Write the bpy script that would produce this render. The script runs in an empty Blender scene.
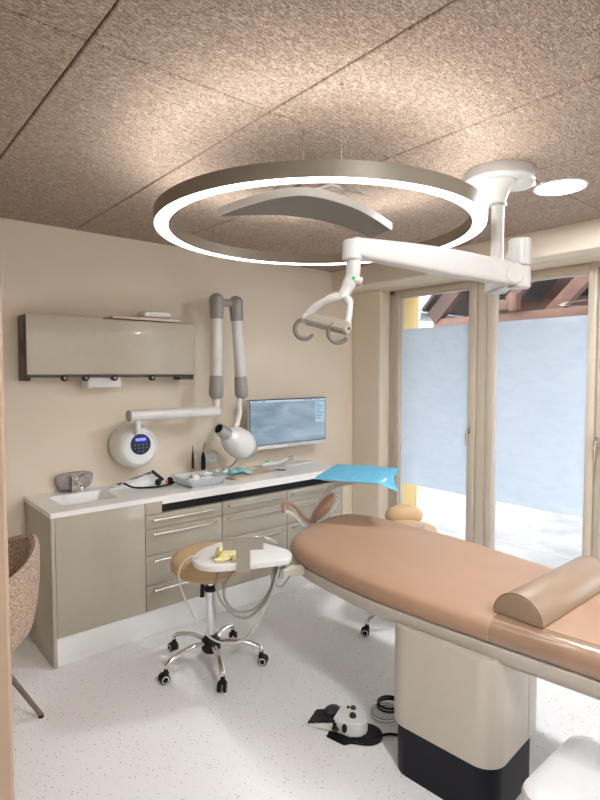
import bpy, bmesh, math, random
from mathutils import Vector, Matrix
random.seed(7)
PI = math.pi
SC = bpy.context.scene
COL = SC.collection

# ---------------------------------------------------------------- camera, world, sun, exposure
cam_d = bpy.data.cameras.new('camera'); cam = bpy.data.objects.new('camera', cam_d); COL.objects.link(cam)
cam_d.sensor_fit = 'HORIZONTAL'; cam_d.sensor_width = 36; cam_d.lens = 36*545/600; cam_d.clip_start = .05
cam.location = (0, 0, 1.6)
cam.rotation_euler = (math.radians(90-2.85), 0, math.radians(-40.3))
SC.camera = cam
w = bpy.data.worlds.new('sky'); SC.world = w; w.use_nodes = True
wn = w.node_tree; bgn = wn.nodes['Background']
tc = wn.nodes.new('ShaderNodeTexCoord'); nz = wn.nodes.new('ShaderNodeTexNoise'); nz.inputs['Scale'].default_value = 3
cr = wn.nodes.new('ShaderNodeValToRGB')
cr.color_ramp.elements[0].color = (.74, .85, 1, 1); cr.color_ramp.elements[1].color = (1, .99, .97, 1)
wn.links.new(tc.outputs['Generated'], nz.inputs['Vector']); wn.links.new(nz.outputs['Fac'], cr.inputs['Fac'])
wn.links.new(cr.outputs['Color'], bgn.inputs['Color']); bgn.inputs['Strength'].default_value = 2.7
sun_d = bpy.data.lights.new('sun', 'SUN'); sun_d.energy = 1.2; sun_d.angle = math.radians(8); sun_d.color = (1, .96, .9)
sun = bpy.data.objects.new('sun', sun_d); COL.objects.link(sun)
sun.rotation_euler = (math.radians(-38), math.radians(-12), 0)
SC.view_settings.view_transform = 'Standard'; SC.view_settings.look = 'None'
SC.view_settings.gamma = 1; SC.view_settings.use_curve_mapping = False
SC.view_settings.exposure = 1.2
RING_DOWN, RING_UP, DOWNLIGHT = 4.0, 8.5, 125.0
SC.cycles.max_bounces = 10; SC.cycles.diffuse_bounces = 6; SC.cycles.use_denoising = True
SC.cycles.sample_clamp_indirect = 6

# ---------------------------------------------------------------- materials
MATS = {}
def mat(name, col, rough=.5, metal=0, coat=0, noise=0, nscale=20, bump=0, bscale=60, spec=.5, sheen=0):
    if name in MATS: return MATS[name]
    m = bpy.data.materials.new(name); m.use_nodes = True; t = m.node_tree; b = t.nodes['Principled BSDF']
    b.inputs['Base Color'].default_value = (*col, 1); b.inputs['Roughness'].default_value = rough
    b.inputs['Metallic'].default_value = metal; b.inputs['Coat Weight'].default_value = coat
    b.inputs['Coat Roughness'].default_value = .06; b.inputs['Specular IOR Level'].default_value = spec
    if sheen: b.inputs['Sheen Weight'].default_value = sheen
    tcn = t.nodes.new('ShaderNodeTexCoord')
    n = t.nodes.new('ShaderNodeTexNoise'); n.inputs['Scale'].default_value = nscale; n.inputs['Detail'].default_value = 4
    t.links.new(tcn.outputs['Object'], n.inputs['Vector'])
    r = t.nodes.new('ShaderNodeValToRGB'); k = noise if noise else .02
    r.color_ramp.elements[0].position = .3; r.color_ramp.elements[1].position = .7
    r.color_ramp.elements[0].color = (*[max(0, c*(1-k)) for c in col], 1)
    r.color_ramp.elements[1].color = (*[min(1, c*(1+k)) for c in col], 1)
    t.links.new(n.outputs['Fac'], r.inputs['Fac']); t.links.new(r.outputs['Color'], b.inputs['Base Color'])
    if bump:
        n2 = t.nodes.new('ShaderNodeTexNoise'); n2.inputs['Scale'].default_value = bscale; n2.inputs['Detail'].default_value = 3
        t.links.new(tcn.outputs['Object'], n2.inputs['Vector'])
        bp = t.nodes.new('ShaderNodeBump'); bp.inputs['Strength'].default_value = bump; bp.inputs['Distance'].default_value = .01
        t.links.new(n2.outputs['Fac'], bp.inputs['Height']); t.links.new(bp.outputs['Normal'], b.inputs['Normal'])
    MATS[name] = m; return m
def emat(name, col, s):
    m = bpy.data.materials.new(name); m.use_nodes = True; t = m.node_tree; t.nodes.clear()
    o = t.nodes.new('ShaderNodeOutputMaterial'); e = t.nodes.new('ShaderNodeEmission')
    e.inputs['Color'].default_value = (*col, 1); e.inputs['Strength'].default_value = s
    t.links.new(e.outputs[0], o.inputs[0]); return m

WALL = mat('wall_paint', (.71, .635, .525), .75, noise=.015, nscale=3, bump=.04, bscale=180)
FRAME = mat('window_frame_paint', (.54, .475, .39), .45)
LACQ = mat('taupe_lacquer', (.37, .34, .275), .3, coat=.35)
LACQ_W = mat('wall_cabinet_lacquer', (.47, .43, .35), .38, coat=.12)
WHITE = mat('white_plastic', (.67, .67, .66), .3)
WHITEG = mat('white_gloss', (.72, .725, .725), .18, coat=.5)
CREAM = mat('cream_shell', (.46, .425, .37), .32, coat=.3)
SOLID = mat('white_mineral_worktop', (.78, .78, .78), .28)
TAN = mat('tan_upholstery', (.345, .215, .14), .42, noise=.03, nscale=8, bump=.05, bscale=350)
TANW = mat('wrapped_upholstery', (.27, .17, .112), .16, coat=.9, noise=.04, nscale=10, bump=.15, bscale=9)
SADDLE = mat('camel_leather', (.52, .36, .20), .45, noise=.05, nscale=12, bump=.08, bscale=200)
BLACK = mat('black_plastic', (.007, .007, .008), .5, spec=.25)
BLACKN = mat('black_base', (.005, .005, .010), .45, spec=.25)
DBROWN = mat('dark_brown_side', (.045, .03, .025), .4)
GREY = mat('grey_joint', (.30, .29, .28), .4)
CHROME = mat('chrome', (.75, .75, .76), .12, metal=1)
ALU = mat('brushed_aluminium', (.62, .6, .57), .3, metal=1)
BRONZE = mat('ring_housing', (.22, .19, .15), .45, metal=.2)
GREIGE = mat('greige_metal', (.31, .28, .235), .4)
GLOVE = mat('yellow_rubber', (.85, .78, .42), .5)
BLUE = mat('blue_paper', (.10, .36, .53), .7, bump=.2, bscale=40)
GREYF = mat('grey_felt', (.32, .30, .30), .9, noise=.25, nscale=70, bump=.4, bscale=150)
DARKG = mat('dark_grey_rubber', (.025, .025, .028), .5, spec=.3)
GREYHOSE = mat('grey_hose', (.28, .275, .25), .5)
WHITEHOSE = mat('pale_hose', (.48, .47, .42), .5)
LEGB = mat('leg_brown', (.16, .11, .085), .5)
TEAL = mat('teal_film', (.30, .66, .68), .5)
PALE = mat('pale_paper', (.82, .84, .84), .6, bump=.4, bscale=30)
TRAYB = mat('beige_tray', (.62, .52, .42), .4)
ORANGE = mat('orange_tip', (.6, .22, .1), .4)
GREEN = emat('green_led', (.02, .8, .12), .45)
YELLOWW = mat('yellow_render', (.80, .60, .25), .8)
ROOFT = mat('red_snowy_roof', (.62, .45, .42), .8, noise=.3, nscale=4)
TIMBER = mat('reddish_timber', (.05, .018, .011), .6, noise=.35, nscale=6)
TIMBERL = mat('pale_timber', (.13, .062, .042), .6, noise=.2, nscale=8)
SNOW = mat('snow', (.9, .92, .95), .8)
DOORB = mat('door_brown', (.27, .19, .135), .5, noise=.06, nscale=5)

# felt chair
FELT = mat('brown_felt', (.40, .30, .23), .95, noise=.5, nscale=110, bump=.6, bscale=130)

# speckled floor
def floor_mat():
    m = bpy.data.materials.new('speckled_vinyl'); m.use_nodes = True; t = m.node_tree; b = t.nodes['Principled BSDF']
    tcn = t.nodes.new('ShaderNodeTexCoord')
    prev = None
    base = t.nodes.new('ShaderNodeRGB'); base.outputs[0].default_value = (.76, .755, .76, 1); prev = base.outputs[0]
    for sc_, thr, c in ((55, .16, (.33, .28, .25, 1)), (90, .15, (.47, .40, .36, 1)), (70, .13, (.95, .95, .95, 1))):
        v = t.nodes.new('ShaderNodeTexVoronoi'); v.inputs['Scale'].default_value = sc_
        t.links.new(tcn.outputs['Object'], v.inputs['Vector'])
        lt = t.nodes.new('ShaderNodeMath'); lt.operation = 'LESS_THAN'; lt.inputs[1].default_value = thr
        t.links.new(v.outputs['Distance'], lt.inputs[0])
        sep = t.nodes.new('ShaderNodeSeparateColor'); t.links.new(v.outputs['Color'], sep.inputs[0])
        g = t.nodes.new('ShaderNodeMath'); g.operation = 'GREATER_THAN'; g.inputs[1].default_value = .45
        t.links.new(sep.outputs[0], g.inputs[0])
        mu = t.nodes.new('ShaderNodeMath'); mu.operation = 'MULTIPLY'
        t.links.new(lt.outputs[0], mu.inputs[0]); t.links.new(g.outputs[0], mu.inputs[1])
        mx = t.nodes.new('ShaderNodeMix'); mx.data_type = 'RGBA'
        t.links.new(mu.outputs[0], mx.inputs['Factor']); t.links.new(prev, mx.inputs[6]); mx.inputs[7].default_value = c
        prev = mx.outputs[2]
    t.links.new(prev, b.inputs['Base Color']); b.inputs['Roughness'].default_value = .35
    return m
def ceiling_mat():
    m = bpy.data.materials.new('wood_wool'); m.use_nodes = True; t = m.node_tree; b = t.nodes['Principled BSDF']
    tcn = t.nodes.new('ShaderNodeTexCoord')
    hs = []
    for a, s in ((.5, 1.0), (1.6, 1.2), (2.7, .9)):
        mp = t.nodes.new('ShaderNodeMapping'); mp.inputs['Rotation'].default_value = (0, 0, a); mp.inputs['Scale'].default_value = (s*38, s*150, 1)
        n = t.nodes.new('ShaderNodeTexNoise'); n.inputs['Scale'].default_value = 1; n.inputs['Detail'].default_value = 2; n.inputs['Distortion'].default_value = 2.5
        t.links.new(tcn.outputs['Object'], mp.inputs['Vector']); t.links.new(mp.outputs[0], n.inputs['Vector']); hs.append(n.outputs['Fac'])
    m1 = t.nodes.new('ShaderNodeMath'); m1.operation = 'MAXIMUM'; t.links.new(hs[0], m1.inputs[0]); t.links.new(hs[1], m1.inputs[1])
    m2 = t.nodes.new('ShaderNodeMath'); m2.operation = 'MAXIMUM'; t.links.new(m1.outputs[0], m2.inputs[0]); t.links.new(hs[2], m2.inputs[1])
    r = t.nodes.new('ShaderNodeValToRGB')
    r.color_ramp.elements[0].position = .50; r.color_ramp.elements[0].color = (.17, .122, .093, 1)
    r.color_ramp.elements[1].position = .70; r.color_ramp.elements[1].color = (.60, .48, .395, 1)
    t.links.new(m2.outputs[0], r.inputs['Fac']); t.links.new(r.outputs['Color'], b.inputs['Base Color'])
    bp = t.nodes.new('ShaderNodeBump'); bp.inputs['Strength'].default_value = .6; bp.inputs['Distance'].default_value = .004
    t.links.new(m2.outputs[0], bp.inputs['Height']); t.links.new(bp.outputs['Normal'], b.inputs['Normal'])
    b.inputs['Roughness'].default_value = .95
    return m
def paving_mat():
    m = mat('concrete_paving', (.29, .295, .30), .8, noise=.2, nscale=3, bump=.3, bscale=15); return m
def film_mat():
    m = bpy.data.materials.new('frosted_film'); m.use_nodes = True; t = m.node_tree; t.nodes.clear()
    o = t.nodes.new('ShaderNodeOutputMaterial'); tr = t.nodes.new('ShaderNodeBsdfTranslucent'); d = t.nodes.new('ShaderNodeBsdfDiffuse')
    tcn = t.nodes.new('ShaderNodeTexCoord'); mp = t.nodes.new('ShaderNodeMapping'); mp.inputs['Scale'].default_value = (1, 2, 5)
    n = t.nodes.new('ShaderNodeTexNoise'); n.inputs['Scale'].default_value = 3; n.inputs['Detail'].default_value = 5; n.inputs['Distortion'].default_value = 1
    r = t.nodes.new('ShaderNodeValToRGB'); r.color_ramp.elements[0].position = .35; r.color_ramp.elements[1].position = .65
    r.color_ramp.elements[0].color = (.83, .89, .95, 1); r.color_ramp.elements[1].color = (.88, .93, .98, 1)
    t.links.new(tcn.outputs['Object'], mp.inputs[0]); t.links.new(mp.outputs[0], n.inputs['Vector']); t.links.new(n.outputs['Fac'], r.inputs['Fac'])
    t.links.new(r.outputs[0], tr.inputs['Color']); t.links.new(r.outputs[0], d.inputs['Color'])
    mx = t.nodes.new('ShaderNodeMixShader'); mx.inputs[0].default_value = .18
    t.links.new(tr.outputs[0], mx.inputs[1]); t.links.new(d.outputs[0], mx.inputs[2])
    tp = t.nodes.new('ShaderNodeBsdfTransparent'); mx2 = t.nodes.new('ShaderNodeMixShader'); mx2.inputs[0].default_value = .06
    t.links.new(mx.outputs[0], mx2.inputs[1]); t.links.new(tp.outputs[0], mx2.inputs[2]); t.links.new(mx2.outputs[0], o.inputs[0])
    return m
def glass_mat():
    m = bpy.data.materials.new('window_glass'); m.use_nodes = True; t = m.node_tree; t.nodes.clear()
    o = t.nodes.new('ShaderNodeOutputMaterial'); tp = t.nodes.new('ShaderNodeBsdfTransparent'); g = t.nodes.new('ShaderNodeBsdfGlossy')
    g.inputs['Roughness'].default_value = .0; f = t.nodes.new('ShaderNodeFresnel'); f.inputs['IOR'].default_value = 1.5
    k = t.nodes.new('ShaderNodeMath'); k.operation = 'MULTIPLY'; k.inputs[1].default_value = 1.0
    mx = t.nodes.new('ShaderNodeMixShader'); t.links.new(f.outputs[0], k.inputs[0]); t.links.new(k.outputs[0], mx.inputs[0])
    t.links.new(tp.outputs[0], mx.inputs[1]); t.links.new(g.outputs[0], mx.inputs[2]); t.links.new(mx.outputs[0], o.inputs[0])
    return m
def clear_plastic():
    m = bpy.data.materials.new('clear_plastic'); m.use_nodes = True; t = m.node_tree; t.nodes.clear()
    o = t.nodes.new('ShaderNodeOutputMaterial'); tp = t.nodes.new('ShaderNodeBsdfTransparent'); tp.inputs[0].default_value = (.9, .93, .94, 1)
    g = t.nodes.new('ShaderNodeBsdfPrincipled'); g.inputs['Base Color'].default_value = (.8, .84, .85, 1); g.inputs['Roughness'].default_value = .15
    mx = t.nodes.new('ShaderNodeMixShader'); mx.inputs[0].default_value = .45
    t.links.new(tp.outputs[0], mx.inputs[1]); t.links.new(g.outputs[0], mx.inputs[2]); t.links.new(mx.outputs[0], o.inputs[0])
    return m
FLOOR, CEIL, PAVE, FILM, GLASS, CLEAR = floor_mat(), ceiling_mat(), paving_mat(), film_mat(), glass_mat(), clear_plastic()

# ---------------------------------------------------------------- mesh helpers
def bm_new(): return bmesh.new()
def box(bm, lo, hi, bev=0, seg=2, M=None):
    r = bmesh.ops.create_cube(bm, size=1); vs = r['verts']
    s = [hi[i]-lo[i] for i in range(3)]; c = [(hi[i]+lo[i])/2 for i in range(3)]
    for v in vs: v.co = Vector([v.co[i]*s[i]+c[i] for i in range(3)])
    if bev:
        es = list({e for v in vs for e in v.link_edges})
        rb = bmesh.ops.bevel(bm, geom=es, offset=bev, segments=seg, affect='EDGES', profile=.5)
        vs = list({v for f in rb['faces'] for v in f.verts} | {v for v in vs if v.is_valid})
    if M is not None:
        for v in vs: v.co = M @ v.co
    return bm
def rings_skin(bm, rings, close=False, caps=True):
    R = [[bm.verts.new(p) for p in ring] for ring in rings]
    n = len(R[0]); m = len(R)
    for i in range(m if close else m-1):
        a, b = R[i], R[(i+1) % m]
        for j in range(n):
            bm.faces.new((a[j], a[(j+1) % n], b[(j+1) % n], b[j]))
    if caps and not close:
        bm.faces.new(list(reversed(R[0]))); bm.faces.new(R[-1])
    return bm
def catmull(pts, closed=False, n=8):
    P_ = [Vector(p) for p in pts]; out = []; L = len(P_)
    for i in range(L if closed else L-1):
        if closed: p0, p1, p2, p3 = P_[(i-1) % L], P_[i], P_[(i+1) % L], P_[(i+2) % L]
        else: p0, p1, p2, p3 = P_[max(i-1, 0)], P_[i], P_[i+1], P_[min(i+2, L-1)]
        for k in range(n):
            t = k/n
            out.append(.5*((2*p1)+(p2-p0)*t+(2*p0-5*p1+4*p2-p3)*t*t+(3*p1-p0-3*p2+p3)*t**3))
    if not closed: out.append(P_[-1])
    return out
def tube(bm, pts, r, n=12, closed=False):
    P_ = [Vector(p) for p in pts]; m = len(P_); rings = []
    rr = r if isinstance(r, (list, tuple)) else [r]*m
    up = Vector((0, 0, 1)); prev = None
    for i, p in enumerate(P_):
        if closed: t = P_[(i+1) % m]-P_[(i-1) % m]
        else: t = P_[min(i+1, m-1)]-P_[max(i-1, 0)]
        t.normalize()
        if prev is None:
            a = t.cross(up)
            if a.length < .1: a = t.cross(Vector((1, 0, 0)))
        else: a = prev - t*prev.dot(t)
        a.normalize(); prev = a; b = t.cross(a)
        rings.append([p+(a*math.cos(2*PI*j/n)+b*math.sin(2*PI*j/n))*rr[i] for j in range(n)])
    return rings_skin(bm, rings, close=closed)
def cyl(bm, a, b, r, r2=None, n=24, bev=0):
    a, b = Vector(a), Vector(b); d = (b-a).normalized(); r2 = r if r2 is None else r2
    if bev: return tube(bm, [a, a+d*.0001, a+d*bev, b-d*bev, b-d*.0001, b], [r-bev*.99, r-bev, r, r2, r2-bev, r2-bev*1.01], n)
    return tube(bm, [a, b], [r, r2], n)
def lathe(bm, prof, c=(0, 0, 0), n=40, M=None, sx=1, sy=1):
    rings = []
    for r, z in prof:
        ring = [Vector((c[0]+r*sx*math.cos(2*PI*j/n), c[1]+r*sy*math.sin(2*PI*j/n), c[2]+z)) for j in range(n)]
        if M is not None: ring = [M @ p for p in ring]
        rings.append(ring)
    return rings_skin(bm, rings)
def ellip(bm, c, rad, M=None, n=24, m=14):
    prof = [(max(math.sin(PI*i/m), .004), -math.cos(PI*i/m)) for i in range(m+1)]
    rings = []
    for r, z in prof:
        ring = [Vector((r*rad[0]*math.cos(2*PI*j/n), r*rad[1]*math.sin(2*PI*j/n), z*rad[2])) for j in range(n)]
        if M is not None: ring = [M @ p for p in ring]
        rings.append([p+Vector(c) for p in ring])
    return rings_skin(bm, rings)
def loft(bm, outline, layers):
    """outline: closed list of (x, y); layers: (inset, z); inset measured inwards along the outline's normals"""
    n = len(outline); P_ = [Vector((p[0], p[1])) for p in outline]
    area = sum(P_[i].x*P_[(i+1) % n].y-P_[(i+1) % n].x*P_[i].y for i in range(n))
    s = 1 if area > 0 else -1; N = []
    for i in range(n):
        t = P_[(i+1) % n]-P_[i-1]; t.normalize(); N.append(Vector((-t.y, t.x))*s)
    rings = []
    for ins, z in layers:
        rings.append([Vector((P_[i].x+N[i].x*ins, P_[i].y+N[i].y*ins, z)) for i in range(n)])
    return rings_skin(bm, rings)
def rrect(x0, y0, x1, y1, r, n=6):
    out = []
    for cx, cy, a0 in ((x1-r, y1-r, 0), (x0+r, y1-r, PI/2), (x0+r, y0+r, PI), (x1-r, y0+r, 1.5*PI)):
        for k in range(n+1):
            a = a0+PI/2*k/n; out.append((cx+r*math.cos(a), cy+r*math.sin(a)))
    return out
def setp(o, label=None, cat=None, group=None, kind=None):
    if label: o['label'] = label
    if cat: o['category'] = cat
    if group: o['group'] = group
    if kind: o['kind'] = kind
    return o
def obj(name, bm, m, parent=None, smooth=True, ang=35):
    me = bpy.data.meshes.new(name)
    bmesh.ops.recalc_face_normals(bm, faces=bm.faces[:])
    bm.to_mesh(me); bm.free(); me.materials.append(m)
    if smooth:
        for p in me.polygons: p.use_smooth = True
        try: me.set_sharp_from_angle(angle=math.radians(ang))
        except Exception: pass
    o = bpy.data.objects.new(name, me); COL.objects.link(o)
    if parent is not None:
        o.parent = parent; o.matrix_parent_inverse = Matrix.Translation(-Vector(WORLD[parent.name]))
        WORLD[o.name] = WORLD[parent.name]; 
        if WORLD[parent.name] != (0, 0, 0) and parent.type == 'MESH': o.matrix_parent_inverse = Matrix()
    else: WORLD[o.name] = (0, 0, 0)
    return o
WORLD = {}
def thing(name, label, cat, loc=(0, 0, 0), group=None):
    o = bpy.data.objects.new(name, None); COL.objects.link(o); o.location = loc; o.empty_display_size = .1
    WORLD[o.name] = tuple(loc); return setp(o, label, cat, group)
def struct(name, bm, m, parent=None, smooth=False):
    o = obj(name, bm, m, parent, smooth)
    if parent is None: o['kind'] = 'structure'
    return o
def B(lo, hi, bev=0, seg=2): return box(bm_new(), lo, hi, bev, seg)

# ---------------------------------------------------------------- setting
XW, YB, ZC = 3.68, 3.58, 2.5
XF = 3.80           # window frame front
struct('floor', B((-1.2, -1.6, -.1), (4.0, YB+.2, 0)), FLOOR)
bm = bm_new()
xs = [-1.31, -.69, -.07, .55, 1.172, 1.794, 2.40, 3.02, 3.72]
for i in range(len(xs)-1):
    ys = [-1.6, -.94, .30, 1.54, 2.78, YB] if xs[i] < 2.39 else [-1.6, -1.21, .03, 1.27, 2.51, YB]
    for j in range(len(ys)-1):
        g = .003
        box(bm, (xs[i]+g, ys[j]+g, ZC), (xs[i+1]-g, ys[j+1]-g, ZC+.025), .004, 1)
box(bm, (-1.3, -1.6, ZC+.02), (3.75, YB+.2, ZC+.12))
struct('ceiling', bm, CEIL)
struct('wall_back', B((-1.2, YB, 0), (4.0, YB+.2, ZC+.02)), WALL)
struct('wall_left', B((-1.2, -1.6, 0), (-1.0, YB, ZC)), WALL)
struct('wall_front', B((-1.0, -1.6, 0), (4.0, -1.45, ZC)), WALL)
# window wall: pier, bulkhead, near pier
struct('wall_right', box(B((XW, 3.24, 0), (4.0, YB, 2.33), .015, 3), (XW, -1.45, 0), (4.0, -.9, 2.33)), WALL)
bm = B((3.42, -1.45, 2.335), (3.62, YB, ZC+.01), .012, 3)
box(bm, (3.60, -1.45, 2.325), (4.0, YB, ZC+.01), .02, 3)
struct('trim_1', bm, WALL)     # bulkhead over the window
struct('baseboard_back', B((3.03, YB-.012, 0), (XW, YB, .07), .003), WALL)
# open door leaf whose edge stands at the left of the view
door = struct('door_1', B((-.72, .625, .006), (.131, .662, 2.12), .004), DOORB)

# French windows: three leaves in one frame
def bar(lo, hi, bev=.006): return B(lo, hi, bev, 2)
Y0, Y1 = 3.235, -.9
bm = bar((XF-.0, 3.18, 0), (XF+.09, Y0, 2.33))
box(bm, (XF, Y1, 2.285), (XF+.09, Y0, 2.34), .006)
box(bm, (XF, Y1, -.02), (XF+.09, Y0, .035), .004)
struct('trim_2', bm, FRAME)
mull = [(3.18, 2.355), (2.270, 1.475), (1.44, .645)]   # leaf spans between fixed posts
bm = bar((XF-.004, 2.270, .03), (XF+.085, 2.352, 2.29)); box(bm, (XF+.02, 1.438, .03), (XF+.085, 1.478, 2.29), .005); box(bm, (XF, .55, .03), (XF+.085, .642, 2.29), .006)
struct('trim_3', bm, FRAME)
for k, (ya, yb) in enumerate(mull):
    win = bpy.data.objects.new('window_%d' % (k+1), None); COL.objects.link(win); win.location = (XF, yb, .03); win['kind'] = 'structure'
    WORLD[win.name] = (XF, yb, .03)
    ga, gb = (3.12, 2.425) if k == 0 else ((2.205, 1.53) if k == 1 else (1.385, .70))
    zt, zb = 2.262, .13
    bm = bar((XF-.012, ga, .035), (XF+.06, ya-.003, zt+.05), .006)
    box(bm, (XF-.012, yb+.003, .035), (XF+.06, gb, zt+.05), .006)
    box(bm, (XF-.012, gb, zt), (XF+.06, ga, zt+.05), .004); box(bm, (XF-.012, gb, .035), (XF+.06, ga, zb), .004)
    obj('window_frame', bm, FRAME, win)
    bm = B((XF+.018, ga-.012, zb), (XF+.026, ga+.0, zt)); box(bm, (XF+.018, gb, zb), (XF+.026, gb+.012, zt)); box(bm, (XF+.018, gb, zt-.010), (XF+.026, ga, zt))
    s = obj('glazing_bead', bm, WHITE, win)
    bm = B((XF+.030, gb+.002, zb), (XF+.034, ga-.002, zt))
    if k == 1:
        cc = Vector((XF+.032, (ga+gb)/2, (zb+zt)/2)); M_ = Matrix.Translation(cc+Vector((.034, 0, 0))) @ Matrix.Rotation(math.radians(3.0), 4, 'Z') @ Matrix.Rotation(math.radians(-1.6), 4, 'Y') @ Matrix.Translation(-cc); bmesh.ops.transform(bm, matrix=M_, verts=bm.verts[:])
    obj('pane', bm, GLASS, win)
    f = obj('frosted_film', B((XF+.0265, gb+.003, .617), (XF+.0275, ga-.003, 1.985)), FILM, win)
    # handle: rosette and hanging lever
    hy = yb+.045 if k < 2 else gb-.03
    if k == 1: hy = 1.44+.012
    bm = bm_new(); hz = 1.06+.09
    box(bm, (XF-.022, hy-.013, hz-.03), (XF-.012, hy+.013, hz+.03), .004)
    cyl(bm, (XF-.015, hy, hz), (XF-.055, hy, hz), .008, n=12)
    tube(bm, catmull([(XF-.052, hy, hz+.008), (XF-.056, hy+.002, hz-.04), (XF-.05, hy+.004, hz-.12)], n=4), .0085, 10)
    obj('handle', bm, CHROME, win)

# ---------------------------------------------------------------- outside
pv = struct('ground_1', B((4.0, -8, -.25), (22, 16, -.05)), PAVE)
bm = bm_new()
for yy in (-1.5, 0.2, 1.9, 3.6, 5.3): box(bm, (4.01, yy, -.0505), (11, yy+.012, -.047))
for xx in (4.9, 6.1, 7.3): box(bm, (xx, -3, -.0505), (xx+.012, 8, -.047))
struct('ground_2', bm, mat('paving_joint', (.42, .41, .39), .9))
# yellow outer reveal of the building
struct('trim_4', B((3.93, 3.19, -.05), (4.16, 3.4, 2.9)), YELLOWW)
struct('trim_5', B((3.895, -3, 2.36), (4.12, 3.4, 2.9)), YELLOWW)
# timber carport roof
cp = thing('carport_roof', 'reddish brown timber carport roof with rafters outside the windows', 'roof', (5.5, 1, 2.1))
obj('tie_beam', B((5.42, -3.5, 2.10), (5.56, 3.95, 2.235), .01), TIMBERL, cp)
obj('wall_plate', B((6.3, -3.5, 2.30), (6.44, 3.75, 2.45), .01), TIMBER, cp)
RD = Vector((0, -.707, .707))
def rake(x, y, z, L, th, m, nm):
    bm = bm_new(); rings_skin(bm, [[p+Vector((dx, 0, 0))+Vector((0, .707, .707))*dn for dx, dn in ((-.05, -th), (.05, -th), (.05, 0), (-.05, 0))] for p in (Vector((x, y, z)), Vector((x, y, z))+RD*L)]); return obj(nm, bm, m, cp)
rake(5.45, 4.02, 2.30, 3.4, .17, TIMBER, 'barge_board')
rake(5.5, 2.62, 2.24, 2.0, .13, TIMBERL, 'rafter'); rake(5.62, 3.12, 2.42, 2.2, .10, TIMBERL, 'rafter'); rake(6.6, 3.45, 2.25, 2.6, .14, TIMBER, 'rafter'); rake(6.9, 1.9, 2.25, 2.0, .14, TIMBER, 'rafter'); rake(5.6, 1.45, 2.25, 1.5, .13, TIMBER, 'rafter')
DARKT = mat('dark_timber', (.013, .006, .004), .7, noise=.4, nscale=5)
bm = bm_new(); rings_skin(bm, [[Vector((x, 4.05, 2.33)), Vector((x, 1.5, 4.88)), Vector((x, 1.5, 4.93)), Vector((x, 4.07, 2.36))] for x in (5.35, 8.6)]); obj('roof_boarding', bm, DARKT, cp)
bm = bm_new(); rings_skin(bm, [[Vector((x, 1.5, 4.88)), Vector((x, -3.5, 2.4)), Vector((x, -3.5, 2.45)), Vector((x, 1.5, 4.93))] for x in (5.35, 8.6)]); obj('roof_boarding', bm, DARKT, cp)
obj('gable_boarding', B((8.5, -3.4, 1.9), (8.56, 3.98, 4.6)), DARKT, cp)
obj('beam_block', B((5.36, 2.90, 2.262), (5.44, 3.17, 2.37), .01), TIMBERL, cp)
obj('post_head', B((5.33, 2.86, 2.24), (5.43, 2.945, 2.42), .01), TIMBERL, cp)
bm = bm_new(); tube(bm, [(5.3, 4.10, 2.28), (8.6, 4.10, 2.30)], .06, 12); obj('gutter', bm, mat('zinc', (.42, .47, .5), .4, metal=.6), cp)
obj('post', B((8.3, 3.8, -.05), (8.42, 3.92, 2.3), .01), TIMBER, cp)
obj('post', B((8.3, -3.3, -.05), (8.42, -3.18, 2.3), .01), TIMBER, cp)
# neighbouring house with snowy roof
nh = thing('neighbour_house', 'pale house with a snowy reddish roof seen through the upper left pane', 'house', (12, 9, -.05))
obj('wall', B((12, 6, -.05), (17, 16, 3.6)), SNOW, nh)
bm = bm_new(); rings_skin(bm, [[(11.7, y, 3.6), (17.3, y, 3.6), (14.5, y, 6.0)] for y in (5.7, 16.3)]); obj('roof', bm, mat('snowy_roof', (.85, .80, .80), .8, noise=.15, nscale=2), nh)
bm = bm_new(); tube(bm, [(11.6, 9.9, 3.87), (11.6, 8.3, 2.93)], .055, 8); obj('verge_strip', bm, ROOFT, nh)


# ---------------------------------------------------------------- wall cabinet
wc = thing('wall_cabinet', 'long taupe lacquered wall cabinet with dark open sides', 'cabinet', (.83, YB, 1.55))
obj('front_panel', B((.8335, 3.408, 1.592), (1.912, 3.424, 1.938), .002), LACQ_W, wc)
bm = B((.836, 3.425, 1.60), (1.91, YB-.001, 1.93)); obj('carcass', bm, LACQ_W, wc)
obj('side_panel', B((.829, 3.412, 1.552), (.8355, YB-.001, 1.938), .001), DBROWN, wc)
obj('rail', B((.836, 3.410, 1.572), (1.912, 3.424, 1.590), .001), DBROWN, wc)
obj('end_block', B((1.80, 3.412, 1.553), (1.91, 3.50, 1.588), .002), DBROWN, wc)
obj('end_block', B((.836, 3.412, 1.553), (.852, 3.56, 1.588), .001), DBROWN, wc)
for x in (1.04, 1.165, 1.345, 1.60):
    bm = bm_new(); cyl(bm, (x, 3.400, 1.568), (x, 3.43, 1.568), .019, n=20, bev=.003); k = obj('knob', bm, BLACK, wc)
    bm = bm_new(); cyl(bm, (x, 3.3985, 1.568), (x, 3.401, 1.568), .009, n=14); obj('knob_cap', bm, GREY, k)
bm = bm_new()
for q in range(8): box(bm, (1.835+q*.007, 3.4070, 1.601), (1.840+q*.007, 3.4085, 1.6045))
obj('maker_lettering', bm, GREY, wc)
obj('lock', B((.8265, 3.48, 1.70), (.8295, 3.495, 1.78), .001), BLACK, wc)
bm = bm_new(); box(bm, (1.18, 3.43, 1.505), (1.40, 3.56, 1.598), .012, 3)
setp(obj('glove_box', bm, WHITE), 'white box hanging under the wall cabinet', 'box')
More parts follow.
